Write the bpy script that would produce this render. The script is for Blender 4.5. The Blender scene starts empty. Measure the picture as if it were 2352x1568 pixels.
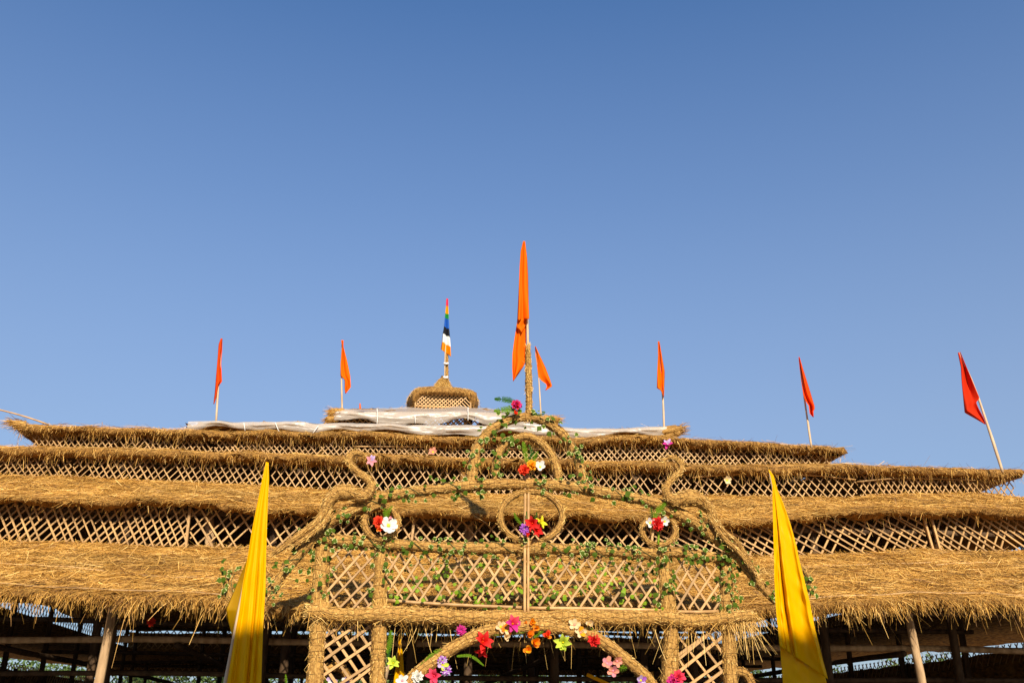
import bpy, bmesh, math, random
import numpy as np
from mathutils import Vector, Matrix

random.seed(7); rng = np.random.default_rng(7)
scene = bpy.context.scene
R = math.radians

# ------------------------------------------------------------------ camera
F, CX, CY = 2200.0, 1176.0, 784.0          # focal length / centre in units of a 2352 px wide picture
PITCH, YAW = R(22), R(7)
CAM = Vector((-2.25, 0, 1.6))
cd = bpy.data.cameras.new('camera'); cam = bpy.data.objects.new('camera', cd)
scene.collection.objects.link(cam); scene.camera = cam
cam.location = CAM; cam.rotation_euler = (R(90) + PITCH, 0, -YAW)
cd.sensor_width = 36; cd.lens = 36 * F / 2352; cd.clip_end = 2000; cd.clip_start = .1

# ------------------------------------------------------------------ sky, sun, exposure
SUN_EL, SUN_AZ = R(30), R(180 - 7)          # compass bearing measured from +Y clockwise: behind the viewer
w = bpy.data.worlds.new('World'); scene.world = w; w.use_nodes = True
nt = w.node_tree; bg = nt.nodes['Background']
sky = nt.nodes.new('ShaderNodeTexSky'); sky.sky_type = 'NISHITA'; sky.sun_disc = False
sky.sun_elevation = SUN_EL; sky.sun_rotation = SUN_AZ
sky.air_density = 1.2; sky.dust_density = 1.0; sky.ozone_density = 8.5
# dry-season haze: the sky pales evenly towards the horizon all round
tcw = nt.nodes.new('ShaderNodeTexCoord'); sx = nt.nodes.new('ShaderNodeSeparateXYZ'); hz_r = nt.nodes.new('ShaderNodeValToRGB'); hm = nt.nodes.new('ShaderNodeMix'); hm.data_type = 'RGBA'
e = hz_r.color_ramp.elements; e[0].position = 0; e[0].color = (.62, .62, .62, 1); e[1].position = .66; e[1].color = (0, 0, 0, 1)
k = e.new(.28); k.color = (.5, .5, .5, 1); k = e.new(.5); k.color = (.18, .18, .18, 1)
nt.links.new(tcw.outputs['Generated'], sx.inputs[0]); nt.links.new(sx.outputs['Z'], hz_r.inputs[0]); nt.links.new(hz_r.outputs[0], hm.inputs['Factor'])
nt.links.new(sky.outputs[0], hm.inputs['A']); hm.inputs['B'].default_value = (2.35, 2.72, 3.45, 1)
nt.links.new(hm.outputs['Result'], bg.inputs[0]); bg.inputs[1].default_value = .118
sd = bpy.data.lights.new('sun', 'SUN'); sd.energy = 5.0; sd.angle = R(.5); sd.color = (1, .89, .72)
sun = bpy.data.objects.new('sun', sd); scene.collection.objects.link(sun)
sdir = Vector((math.sin(SUN_AZ) * math.cos(SUN_EL), math.cos(SUN_AZ) * math.cos(SUN_EL), math.sin(SUN_EL)))
sun.rotation_euler = sdir.to_track_quat('Z', 'Y').to_euler(); sun.location = sdir * 50
vs = scene.view_settings; vs.view_transform = 'Standard'; vs.look = 'None'; vs.exposure = .45; vs.gamma = 1

# ------------------------------------------------------------------ pixels to places
_fh = Vector((math.sin(YAW), math.cos(YAW), 0)); _rt = Vector((math.cos(YAW), -math.sin(YAW), 0))
_fw = _fh * math.cos(PITCH) + Vector((0, 0, math.sin(PITCH))); _up = -_fh * math.sin(PITCH) + Vector((0, 0, math.cos(PITCH)))
def P(px, py, Y):
    d = _fw * F + _rt * (px - CX) - _up * (py - CY)
    return CAM + d * ((Y - CAM.y) / d.y)
def mpp(p): return (Vector(p) - CAM).dot(_fw) / F        # metres per picture unit at a place
CROP = {3: (499.1, 907.4), 4: (499.1, 1205.), 5: (952.8, 907.4), 6: (952.8, 1205.), 7: (1406.5, 907.4), 8: (1406.5, 1205.), 9: (1807.6, 907.4), 10: (1807.6, 1205.), 2: (0, 1225.)}
def Z(c, x, y): return (CROP[c][0] + x * .23148, CROP[c][1] + y * .23148)

# ------------------------------------------------------------------ materials
def nodes(name):
    m = bpy.data.materials.new(name); m.use_nodes = True
    return m, m.node_tree, m.node_tree.nodes['Principled BSDF']
def ramp(nt, stops):
    r = nt.nodes.new('ShaderNodeValToRGB'); e = r.color_ramp.elements
    while len(e) < len(stops): e.new(.5)
    for k, (p, c) in zip(e, stops): k.position = p; k.color = (*c, 1)
    return r
def mat_strand(name, stops, rough=.55, patch=.85, grey=0, stretch=(1, 1, 1)):
    m, nt, b = nodes(name)
    a = nt.nodes.new('ShaderNodeAttribute'); a.attribute_name = 'rnd'
    tc = nt.nodes.new('ShaderNodeTexCoord'); n = nt.nodes.new('ShaderNodeTexNoise')
    n.inputs['Scale'].default_value = 1.5; n.inputs['Detail'].default_value = 6
    mpn = nt.nodes.new('ShaderNodeMapping'); mpn.inputs['Scale'].default_value = stretch; nt.links.new(tc.outputs['Object'], mpn.inputs[0]); nt.links.new(mpn.outputs[0], n.inputs['Vector'])
    mx = nt.nodes.new('ShaderNodeMath'); mx.operation = 'MULTIPLY_ADD'
    nt.links.new(n.outputs[0], mx.inputs[0]); mx.inputs[1].default_value = patch
    ad = nt.nodes.new('ShaderNodeMath'); ad.operation = 'SUBTRACT'; ad.inputs[1].default_value = patch * .5
    nt.links.new(a.outputs['Fac'], ad.inputs[0]); nt.links.new(ad.outputs[0], mx.inputs[2])
    r = ramp(nt, stops); nt.links.new(mx.outputs[0], r.inputs[0]); nt.links.new(r.outputs[0], b.inputs['Base Color'])
    if grey:                                                  # weathered greyer patches
        n2 = nt.nodes.new('ShaderNodeTexNoise'); n2.inputs['Scale'].default_value = .55; n2.inputs['Detail'].default_value = 4; mp = nt.nodes.new('ShaderNodeMapping'); mp.inputs['Scale'].default_value = (.6, 1.5, 2.5)
        nt.links.new(tc.outputs['Object'], mp.inputs[0]); nt.links.new(mp.outputs[0], n2.inputs['Vector'])
        r2 = ramp(nt, [(.48, (0, 0, 0)), (.72, (grey,) * 3)]); nt.links.new(n2.outputs[0], r2.inputs[0]); mg = nt.nodes.new('ShaderNodeMix'); mg.data_type = 'RGBA'; mg.blend_type = 'MULTIPLY'
        nt.links.new(r2.outputs[0], mg.inputs['Factor']); nt.links.new(r.outputs[0], mg.inputs['A']); mg.inputs['B'].default_value = (.62, .66, .8, 1); nt.links.new(mg.outputs['Result'], b.inputs['Base Color'])
    b.inputs['Roughness'].default_value = rough; b.inputs['Specular IOR Level'].default_value = .3
    return m
def mat_noise(name, c0, c1, scale=(6, 6, 6), rough=.8, bump=.5, bdist=.02, detail=6, spec=.2, vary=0):
    m, nt, b = nodes(name)
    tc = nt.nodes.new('ShaderNodeTexCoord'); mp = nt.nodes.new('ShaderNodeMapping'); mp.inputs['Scale'].default_value = scale
    n = nt.nodes.new('ShaderNodeTexNoise'); n.inputs['Scale'].default_value = 1; n.inputs['Detail'].default_value = detail
    nt.links.new(tc.outputs['Object'], mp.inputs[0]); nt.links.new(mp.outputs[0], n.inputs['Vector'])
    r = ramp(nt, [(.3, c0), (.7, c1)]); nt.links.new(n.outputs[0], r.inputs[0]); nt.links.new(r.outputs[0], b.inputs['Base Color'])
    b.inputs['Roughness'].default_value = rough; b.inputs['Specular IOR Level'].default_value = spec
    if vary:
        oi = nt.nodes.new('ShaderNodeObjectInfo'); mr = nt.nodes.new('ShaderNodeMapRange'); mr.inputs[3].default_value = 1 - vary; mr.inputs[4].default_value = 1 + vary * .5
        mu = nt.nodes.new('ShaderNodeVectorMath'); mu.operation = 'SCALE'; nt.links.new(oi.outputs['Random'], mr.inputs[0]); nt.links.new(r.outputs[0], mu.inputs[0]); nt.links.new(mr.outputs[0], mu.inputs['Scale']); nt.links.new(mu.outputs[0], b.inputs['Base Color'])
    if bump:
        bp = nt.nodes.new('ShaderNodeBump'); bp.inputs['Strength'].default_value = bump; bp.inputs['Distance'].default_value = bdist
        nt.links.new(n.outputs[0], bp.inputs['Height']); nt.links.new(bp.outputs[0], b.inputs['Normal'])
    return m
def mat_cloth(name, c, trans=.35, rough=.6):
    m, nt, b = nodes(name)
    b.inputs['Base Color'].default_value = (*c, 1); b.inputs['Roughness'].default_value = rough
    b.inputs['Specular IOR Level'].default_value = .12
    t = nt.nodes.new('ShaderNodeBsdfTranslucent'); t.inputs[0].default_value = (*c, 1)
    mx = nt.nodes.new('ShaderNodeMixShader'); mx.inputs[0].default_value = trans
    n = nt.nodes.new('ShaderNodeTexNoise'); n.inputs['Scale'].default_value = 4; n.inputs['Detail'].default_value = 4
    bp = nt.nodes.new('ShaderNodeBump'); bp.inputs['Strength'].default_value = .15; bp.inputs['Distance'].default_value = .02
    tc = nt.nodes.new('ShaderNodeTexCoord'); mp = nt.nodes.new('ShaderNodeMapping'); mp.inputs['Scale'].default_value = (1, 1, .25)
    nt.links.new(tc.outputs['Object'], mp.inputs[0]); nt.links.new(mp.outputs[0], n.inputs['Vector'])
    nt.links.new(n.outputs[0], bp.inputs['Height']); nt.links.new(bp.outputs[0], b.inputs['Normal'])
    nt.links.new(b.outputs[0], mx.inputs[1]); nt.links.new(t.outputs[0], mx.inputs[2])
    nt.links.new(mx.outputs[0], nt.nodes['Material Output'].inputs[0])
    return m
M = {}
ST = [(0, (.06, .024, .005)), (.22, (.24, .108, .02)), (.5, (.56, .29, .054)), (.75, (.73, .415, .092)), (1, (.90, .59, .19))]
M['straw'] = mat_strand('straw', ST, grey=.6, patch=.9, stretch=(.55, 2.0, 2.6))
M['gold_straw'] = mat_strand('golden straw', [(0, (.24, .11, .02)), (.25, (.46, .25, .055)), (.55, (.66, .40, .10)), (1, (.85, .58, .20))], patch=.35)
M['thatch'] = mat_noise('thatch', (.12, .055, .013), (.40, .205, .05), (14, 5, 14), .9, 1.0, .05)
M['bundle'] = mat_noise('bound straw', (.27, .13, .03), (.56, .32, .085), (26, 26, 26), .85, .9, .02)
M['bamboo'] = mat_noise('split bamboo', (.40, .22, .075), (.66, .40, .155), (3, 3, 3), .5, .25, .005, spec=.35, vary=.3)
M['bamboo2'] = mat_noise('pink bamboo', (.38, .205, .07), (.62, .37, .145), (7, 7, 5), .5, .25, .005, spec=.35, vary=.3)
M['pole'] = mat_noise('pale pole', (.46, .31, .17), (.66, .49, .31), (9, 9, 2), .5, .3, .005)
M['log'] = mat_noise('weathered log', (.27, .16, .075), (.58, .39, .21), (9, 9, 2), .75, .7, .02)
M['dark_log'] = mat_noise('shade-darkened log', (.045, .026, .013), (.12, .072, .037), (9, 9, 3), .8, .6, .02)  # brown logs coloured extra dark to deepen the interior shade
M['cord'] = mat_noise('twine', (.14, .07, .02), (.34, .19, .06), (20, 20, 20), .9, .3, .003)
M['string'] = mat_noise('white string', (.72, .68, .60), (.85, .82, .76), (20, 20, 20), .8, 0)
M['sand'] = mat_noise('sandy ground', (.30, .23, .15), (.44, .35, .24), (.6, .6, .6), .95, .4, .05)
M['orange'] = mat_cloth('orange cloth', (.93, .165, .0), .3, .8)
M['red_orange'] = mat_cloth('red-orange cloth', (.86, .075, .002), .3, .8); M['deep_red'] = mat_cloth('deep red-orange cloth', (.66, .03, .004), .25, .8)
M['yellow'] = mat_cloth('yellow satin', (.90, .50, .0), .33, .32)
M['stem'] = mat_noise('vine stem', (.06, .07, .02), (.14, .12, .04), (20, 20, 20), .7, 0)
M['leaf_green'] = mat_cloth('ivy green', (.075, .125, .008), .25, .65)
M['leaf_rim'] = mat_cloth('ivy cream rim', (.55, .55, .22), .2, .6)
M['leaf_lime'] = mat_cloth('lime leaf', (.24, .38, .02), .3, .45)
M['fern'] = mat_cloth('fern green', (.14, .26, .008), .3, .6)
M['fern_dark'] = mat_cloth('dark fern green', (.03, .11, .012), .25, .6)
M['bark'] = mat_noise('bark', (.07, .05, .03), (.18, .13, .08), (8, 8, 3), .9, .6, .02)
M['foliage'] = mat_strand('foliage', [(0, (.03, .06, .015)), (.5, (.07, .12, .03)), (1, (.14, .18, .05))], .6)
def plastic():
    m, nt, b = nodes('milky plastic sheet')
    b.inputs['Base Color'].default_value = (.64, .55, .45, 1); b.inputs['Roughness'].default_value = .3
    b.inputs['Specular IOR Level'].default_value = .55
    tr = nt.nodes.new('ShaderNodeBsdfTransparent'); tr.inputs[0].default_value = (.95, .92, .86, 1)
    mx = nt.nodes.new('ShaderNodeMixShader'); mx.inputs[0].default_value = .46
    tc = nt.nodes.new('ShaderNodeTexCoord'); mp = nt.nodes.new('ShaderNodeMapping'); mp.inputs['Scale'].default_value = (.9, 3, 3.5)
    n = nt.nodes.new('ShaderNodeTexNoise'); n.inputs['Scale'].default_value = 1.1; n.inputs['Detail'].default_value = 2.5; n.inputs['Distortion'].default_value = .6
    nt.links.new(tc.outputs['Object'], mp.inputs[0]); nt.links.new(mp.outputs[0], n.inputs['Vector'])
    bp = nt.nodes.new('ShaderNodeBump'); bp.inputs['Strength'].default_value = .8; bp.inputs['Distance'].default_value = .10
    nt.links.new(n.outputs[0], bp.inputs['Height']); nt.links.new(bp.outputs[0], b.inputs['Normal'])
    nt.links.new(b.outputs[0], mx.inputs[1]); nt.links.new(tr.outputs[0], mx.inputs[2])
    nt.links.new(mx.outputs[0], nt.nodes['Material Output'].inputs[0])
    return m
M['plastic'] = plastic()
COL = {'red': (.75, .012, .01), 'scarlet': (.85, .05, .008), 'orange': (.90, .27, .0), 'marigold': (.92, .42, .0), 'yellow': (.85, .72, .02), 'white': (.85, .83, .76),
       'cream': (.86, .66, .36), 'pink': (.80, .30, .34), 'peach': (.82, .33, .22), 'magenta': (.62, .02, .25), 'purple': (.38, .10, .52), 'limebloom': (.60, .72, .06), 'lilac': (.62, .45, .72),
       'black': (.012, .012, .015), 'blue': (.02, .12, .50), 'green': (.02, .30, .05), 'rose': (.85, .05, .12)}
def col(c):
    k = 'petal_' + c
    if k not in M: M[k] = mat_cloth('cloth ' + c, COL[c], .25, .5)
    return M[k]

# ------------------------------------------------------------------ object helpers
C = scene.collection
def tag(o, label=None, cat=None, group=None, kind=None):
    if label: o['label'] = label
    if cat: o['category'] = cat
    if group: o['group'] = group
    if kind: o['kind'] = kind
    return o
def thing(name, loc, label, cat, group=None):
    o = bpy.data.objects.new(name, None); C.objects.link(o); o.location = loc; o.empty_display_size = .1
    return tag(o, label, cat, group)
def put(o, parent):
    if parent is not None:
        o.parent = parent
        if parent.type == 'EMPTY': o.matrix_parent_inverse = Matrix.Translation(-Vector(parent.location))
    return o
def link(name, me, parent=None, kind=None):
    o = bpy.data.objects.new(name, me); C.objects.link(o); put(o, parent)
    if kind: o['kind'] = kind
    return o
def mesh(name, V, Fc, mats, smooth=False, rnd=None, midx=None):
    me = bpy.data.meshes.new(name); V = np.asarray(V, dtype=np.float32).reshape(-1, 3)
    if isinstance(Fc, np.ndarray):
        nf, k = Fc.shape
        me.vertices.add(len(V)); me.vertices.foreach_set('co', V.ravel())
        me.loops.add(nf * k); me.loops.foreach_set('vertex_index', Fc.ravel().astype(np.int32))
        me.polygons.add(nf); me.polygons.foreach_set('loop_start', np.arange(0, nf * k, k, dtype=np.int32))
        me.update(calc_edges=True)
    else:
        me.from_pydata(V.tolist(), [], Fc)
    for m in (mats if isinstance(mats, (list, tuple)) else [mats]): me.materials.append(m)
    if rnd is not None:
        a = me.attributes.new('rnd', 'FLOAT', 'POINT'); a.data.foreach_set('value', np.asarray(rnd, dtype=np.float32))
    if midx is not None: me.polygons.foreach_set('material_index', np.asarray(midx, dtype=np.int32))
    if smooth: me.polygons.foreach_set('use_smooth', np.ones(len(me.polygons), dtype=bool))
    me.update(); return me
class Acc:                                                    # collects pieces of one mesh
    def __init__(s): s.V = []; s.F = []; s.n = 0
    def add(s, V, Fc):
        s.V.append(np.asarray(V, dtype=np.float32).reshape(-1, 3)); s.F.append(np.asarray(Fc, dtype=np.int32) + s.n); s.n += len(s.V[-1])
    def obj(s, name, mat, parent=None, kind=None, smooth=False):
        return link(name, mesh(name, np.concatenate(s.V), np.concatenate(s.F), mat, smooth), parent, kind)
def unit(a): return a / np.maximum(np.linalg.norm(a, axis=-1, keepdims=True), 1e-9)
def strands(root, d, L, wd, droop=None, nseg=2, tip=.4):       # many thin curved ribbons
    N = len(root); t = np.linspace(0, 1, nseg + 1)
    d = unit(d); pos = root[:, None, :] + d[:, None, :] * (L[:, None] * t)[:, :, None]
    if droop is not None: pos = pos + droop[:, None, :] * (t ** 2)[None, :, None]
    side = unit(np.cross(d, unit(rng.normal(size=(N, 3)))))
    hw = (wd[:, None] * (1 - (1 - tip) * t))[:, :, None] * .5
    V = np.stack([pos - side[:, None] * hw, pos + side[:, None] * hw], axis=2).reshape(-1, 3)
    b = np.arange(N)[:, None] * (2 * (nseg + 1)) + np.arange(nseg)[None, :] * 2
    Fc = np.stack([b, b + 1, b + 3, b + 2], axis=-1).reshape(-1, 4)
    return V, Fc, np.repeat(np.clip(rng.normal(.5, .2, N), 0, 1), 2 * (nseg + 1))
class Straw:
    def __init__(s): s.V = []; s.F = []; s.r = []; s.n = 0
    def add(s, t):
        s.V.append(t[0]); s.F.append(t[1] + s.n); s.r.append(t[2]); s.n += len(t[0])
    def obj(s, name, mat, parent):
        return link(name, mesh(name, np.concatenate(s.V), np.concatenate(s.F), mat, rnd=np.concatenate(s.r)), parent, 'stuff')
def smooth_path(pts, step=.06, closed=False):
    p = [Vector(q) for q in pts]; out = []; n = len(p)
    for i in range(n if closed else n - 1):
        a, b, c, d = (p[(i - 1) % n], p[i], p[(i + 1) % n], p[(i + 2) % n]) if closed else (p[max(i - 1, 0)], p[i], p[i + 1], p[min(i + 2, n - 1)])
        k = max(1, int((c - b).length / step))
        for j in range(k):
            t = j / k
            out.append(.5 * ((2 * b) + (c - a) * t + (2 * a - 5 * b + 4 * c - d) * t * t + (-a + 3 * b - 3 * c + d) * t ** 3))
    if not closed: out.append(p[-1])
    return np.array([list(v) for v in out])
def frames(path, closed=False):
    T = unit(np.gradient(path, axis=0)) if not closed else unit(np.roll(path, -1, 0) - np.roll(path, 1, 0))
    u = np.cross(T[0], [0, 1, .01]); u = u / np.linalg.norm(u); U = []
    for k in range(len(path)):
        u = u - T[k] * np.dot(u, T[k]); u = u / np.linalg.norm(u); U.append(u)
    U = np.array(U); return T, U, np.cross(T, U)
def tube(path, rad, seg=10, rough=0., closed=False, cap=True):
    n = len(path); rad = np.broadcast_to(rad, (n,)); T, U, W = frames(path, closed)
    a = np.linspace(0, 2 * np.pi, seg, endpoint=False)
    r = rad[:, None] * (1 + rough * (rng.random((n, seg)) - .5)) * (1 + rough * .6 * (np.convolve(rng.random(n + 8), np.ones(9) / 9, 'valid')[:, None] - .5))
    V = path[:, None] + r[:, :, None] * (np.cos(a)[None, :, None] * U[:, None] + np.sin(a)[None, :, None] * W[:, None])
    i = np.arange(n if closed else n - 1)[:, None]; j = np.arange(seg)[None, :]; i2 = (i + 1) % n; j2 = (j + 1) % seg
    Fc = np.stack([i * seg + j, i * seg + j2, i2 * seg + j2, i2 * seg + j], -1).reshape(-1, 4)
    V = V.reshape(-1, 3)
    if cap and not closed:
        V = np.concatenate([V, path[:1], path[-1:]]); c0 = n * seg
        jj = np.arange(seg); k2 = (jj + 1) % seg
        Fc = np.concatenate([Fc, np.stack([np.full(seg, c0), k2, jj, jj], -1)[:, [0, 1, 2, 2]], np.stack([np.full(seg, c0 + 1), (n - 1) * seg + jj, (n - 1) * seg + k2, (n - 1) * seg + k2], -1)])
    return V, Fc
def fix(Fc):                                                   # drop doubled corner of cap triangles
    return [tuple(dict.fromkeys(f)) for f in Fc.tolist()]
def tube_obj(name, pts, rad, mat, parent=None, seg=10, rough=0., step=.06, closed=False, smooth=True, kind=None):
    p = smooth_path(pts, step, closed)
    if not np.isscalar(rad): rad = np.interp(np.linspace(0, 1, len(p)), np.linspace(0, 1, len(rad)), rad)
    V, Fc = tube(p, rad, seg, rough, closed)
    return link(name, mesh(name, V, fix(Fc), mat, smooth), parent, kind)

# slat: one unit piece shared by all, slightly bowed split bamboo
def unit_slat(name, mat):
    V = []; Fc = []
    for k, x in enumerate((0, .5, 1)):
        for y, z in ((-.5, -.35), (.5, -.35), (.38, .5), (-.38, .5)): V.append((x, y, z + (.15 if k == 1 else 0)))
    for k in range(2):
        for j in range(4): Fc.append((k * 4 + j, k * 4 + (j + 1) % 4, k * 4 + 4 + (j + 1) % 4, k * 4 + 4 + j))
    Fc += [(3, 2, 1, 0), (8, 9, 10, 11)]
    return mesh(name, V, Fc, mat)
SLAT = unit_slat('slat', M['bamboo']); SLAT2 = unit_slat('slat', M['bamboo2'])
def slat_matrix(p0, p1, wd, th, nrm=Vector((0, -1, 0))):
    x = Vector(p1) - Vector(p0); L = x.length; x.normalize(); y = nrm.cross(x).normalized(); z = x.cross(y)
    m = Matrix((x * L, y * wd, z * th)).transposed().to_4x4(); m.translation = p0
    return m
def slat(p0, p1, wd, th, parent, me, nrm=Vector((0, -1, 0)), name='slat'):
    o = bpy.data.objects.new(name, me); C.objects.link(o); o.parent = parent
    mm = slat_matrix(p0, p1, wd, th, nrm)
    o.matrix_basis = mm
    if parent.type == 'EMPTY': o.matrix_parent_inverse = Matrix.Translation(-Vector(parent.location))
    return o
SV = np.array([list(v.co) for v in SLAT.vertices]); SF = [tuple(p.vertices) for p in SLAT.polygons]
class Slats:
    def __init__(s): s.V = []; s.F = []; s.n = 0
    def add(s, p0, p1, wd, th, nrm=Vector((0, -1, 0))):
        m = np.array(slat_matrix(p0, p1, wd, th, nrm)); s.V.append(SV @ m[:3, :3].T + m[:3, 3])
        s.F += [tuple(i + s.n for i in f) for f in SF]; s.n += len(SV)
    def obj(s, name, mat, parent): return link(name, mesh(name, np.concatenate(s.V), s.F, mat), parent, 'stuff')

# ------------------------------------------------------------------ ground
def sheet(name, x0, x1, y0, y1, z, mat):
    return link(name, mesh(name, [(x0, y0, z), (x1, y0, z), (x1, y1, z), (x0, y1, z)], [(0, 1, 2, 3)], mat))
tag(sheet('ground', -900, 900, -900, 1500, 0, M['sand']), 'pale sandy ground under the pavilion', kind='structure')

tag(sheet('absorbing_floor', -16, 15.4, 17.4, 48.4, .004, mat_noise('light-absorbing earth', (.035, .026, .018), (.075, .055, .036), (1.5, 1.5, 1.5), .95, .3, .03)), 'light-absorbing earth floor added inside the pavilion to darken it', kind='structure')  # dark floor added to cut sunlight bouncing up under the roof

# ------------------------------------------------------------------ pavilion
XC, YC = -.36, 33.
pav = thing('thatched_pavilion', (XC, YC, 0), 'large stepped pavilion of straw thatch and bamboo lattice tiers', 'pavilion')
class Line:
    def __init__(s, pts, Y):
        q = [P(x, y, Y) for x, y in pts]; s.x = np.array([v.x for v in q]); s.z = np.array([v.z for v in q])
    def __call__(s, x): return np.interp(x, s.x, s.z)
et1 = Line([(-300, 1340), (0, 1350), (231, 1364), (509, 1375), (610, 1386), (740, 1388), (900, 1384), (1200, 1384), (1560, 1386), (1700, 1394), (1863, 1385), (2108, 1373), (2352, 1370), (2800, 1366)], 17.)
wb2 = Line([(-300, 1240), (0, 1247), (231, 1253), (347, 1261), (532, 1261), (700, 1266), (1200, 1278), (1737, 1282), (1850, 1279), (1993, 1273), (2136, 1262), (2155, 1272), (2352, 1270), (2800, 1270)], 19.9)
eb2 = Line([(-300, 1133), (0, 1138), (216, 1149), (432, 1152), (592, 1165), (953, 1169), (1346, 1181), (1462, 1187), (1684, 1198), (1823, 1187), (2039, 1171), (2201, 1168), (2352, 1175), (2800, 1182)], 19.5)
wb3 = Line([(-300, 1090), (0, 1096), (216, 1102), (351, 1110), (594, 1119), (754, 1131), (1068, 1139), (1254, 1141), (1633, 1142), (1869, 1148), (1946, 1149), (2016, 1140), (2352, 1136), (2800, 1136)], 21.8)
et3 = Line([(-300, 1018), (0, 1026), (189, 1034), (378, 1037), (621, 1045), (777, 1046), (870, 1049), (1044, 1053), (1346, 1062), (1497, 1067), (1592, 1072), (1807, 1074), (2016, 1069), (2155, 1079), (2352, 1083)], 21.5)
et4 = Line([(30, 973), (108, 977), (297, 985), (432, 991), (635, 995), (731, 998), (800, 991), (962, 1000), (1022, 1003), (1346, 1009), (1406, 1004), (1568, 1007), (1731, 1018), (1823, 1021), (1941, 1028)], 23.3)
et5 = Line([(428, 974), (500, 970), (540, 974), (684, 973), (731, 979), (953, 980), (1140, 984), (1312, 991), (1406, 990), (1522, 984), (1562, 980)], 26.)
eb5 = Line([(428, 985), (731, 992), (1044, 996), (1323, 1001), (1527, 1000)], 26.)
et6 = Line([(757, 943), (823, 948), (962, 953), (1068, 951), (1138, 954), (1281, 960)], 29.3)
def zc(line): return float(line(XC))
def ext(l, Y, a, b): return P(a, 1000, Y).x, P(b, 1000, Y).x
T3R = P(2346, 1083, 21.5).x; T3L = 2 * XC - T3R - .6
T4L, T4R = P(32, 975, 23.3).x, P(1941, 1028, 23.3).x
T5L, T5R = P(430, 974, 26).x, P(1560, 980, 26).x
T6L, T6R = P(757, 946, 29.3).x, P(1283, 962, 29.3).x
TIER = [  # eave line, eave Y, eave x range, top wall line or pitch, wall Y, wall x range, thickness
    dict(e=et1, Ye=17., x=(XC - 16.2, XC + 16.2), w=wb2, Yw=19.9, wx=(XC - 13.4, XC + 13.4), th=.18),
    dict(e=eb2, Ye=19.5, x=(XC - 14.2, XC + 14.2), w=wb3, Yw=21.8, wx=(T3L + .8, T3R - .8), th=.12),
    dict(e=et3, Ye=21.5, x=(T3L, T3R), w=10, Yw=23.6, wx=(T4L + .8, T4R - .8), th=.14),
    dict(e=et4, Ye=23.3, x=(T4L, T4R), w=11, Yw=26.7, wx=(T5L + .7, T5R - .7), th=.13),
    dict(e=et5, Ye=26., x=(T5L, T5R), w=12, Yw=30., wx=(T6L + .6, T6R - .6), th=.09),
    dict(e=et6, Ye=29.3, x=(T6L, T6R), w=22, Yw=31.9, wx=(XC - 1.0, XC + 1.0), th=.08)]
for t in TIER:
    if not callable(t['w']):
        g = math.tan(R(t['w'])) * (t['Yw'] - t['Ye']); e = t['e']; k = [(t['x'][1] - t['x'][0]) / (t['wx'][1] - t['wx'][0])]
        t['w'] = (lambda e, g, t: (lambda x: e(np.interp(x, t['wx'], t['x'])) + g))(e, g, t)
def slab(E, W, th, rough=.03):                               # thatch sheet from eave points E up to wall points W
    E = np.asarray(E, float); W = np.asarray(W, float); n = len(E); rows = []
    out = E - W; out[:, 2] = 0; out = unit(out); z = np.array([0, 0, 1.])
    for v in np.linspace(1, 0, 7): rows.append(E * (1 - v) + W * v)
    rows.append(E + out * .05 - z * th * .3); rows.append(E - out * .04 - z * th * .75); rows.append(E - out * .16 - z * th)
    rows.append(W - z * th)
    V = np.stack(rows, 1); V[:, 1:-1] += rng.normal(size=V[:, 1:-1].shape) * rough * np.array([.6, .6, 1])
    m = V.shape[1]; i = np.arange(n - 1)[:, None]; j = np.arange(m)[None]; j2 = (j + 1) % m
    Fc = np.stack([i * m + j, i * m + j2, (i + 1) * m + j2, (i + 1) * m + j], -1).reshape(-1, 4)
    return V.reshape(-1, 3), Fc
def fringe(pts, out, n, L=(.15, .4), long=.06, spread=.25, zth=.15, wd=(.007, .015), hang=.8, fwd=.6):
    pts = np.asarray(pts, float); s = np.concatenate([[0], np.cumsum(np.linalg.norm(np.diff(pts, axis=0), axis=1))]); u = rng.random(n) * s[-1]
    clump = .5 + .5 * np.sin(u * 3.1 + 2 * np.sin(u * 1.3)) * np.sin(u * 7.7)
    root = np.stack([np.interp(u, s, pts[:, k]) for k in range(3)], 1); out = np.asarray(out, float)
    root += -out * (rng.random(n)[:, None] * spread - .04); root[:, 2] += .03 - rng.random(n) * zth
    lat = np.cross(out, [0, 0, 1.])
    d = out * (fwd * rng.uniform(.3, 1.3, n))[:, None] + lat * (rng.normal(size=n) * .35)[:, None]; d[:, 2] -= hang * rng.uniform(.2, 1.2, n)
    ln = rng.uniform(*L, n) * (.45 + 1.05 * clump); big = rng.random(n) < long; ln[big] *= rng.uniform(1.4, 2.3, big.sum())
    dr = np.zeros((n, 3)); dr[:, 2] = -ln * rng.uniform(.1, .5, n)
    return strands(root, d, ln, rng.uniform(*wd, n), dr)
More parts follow.
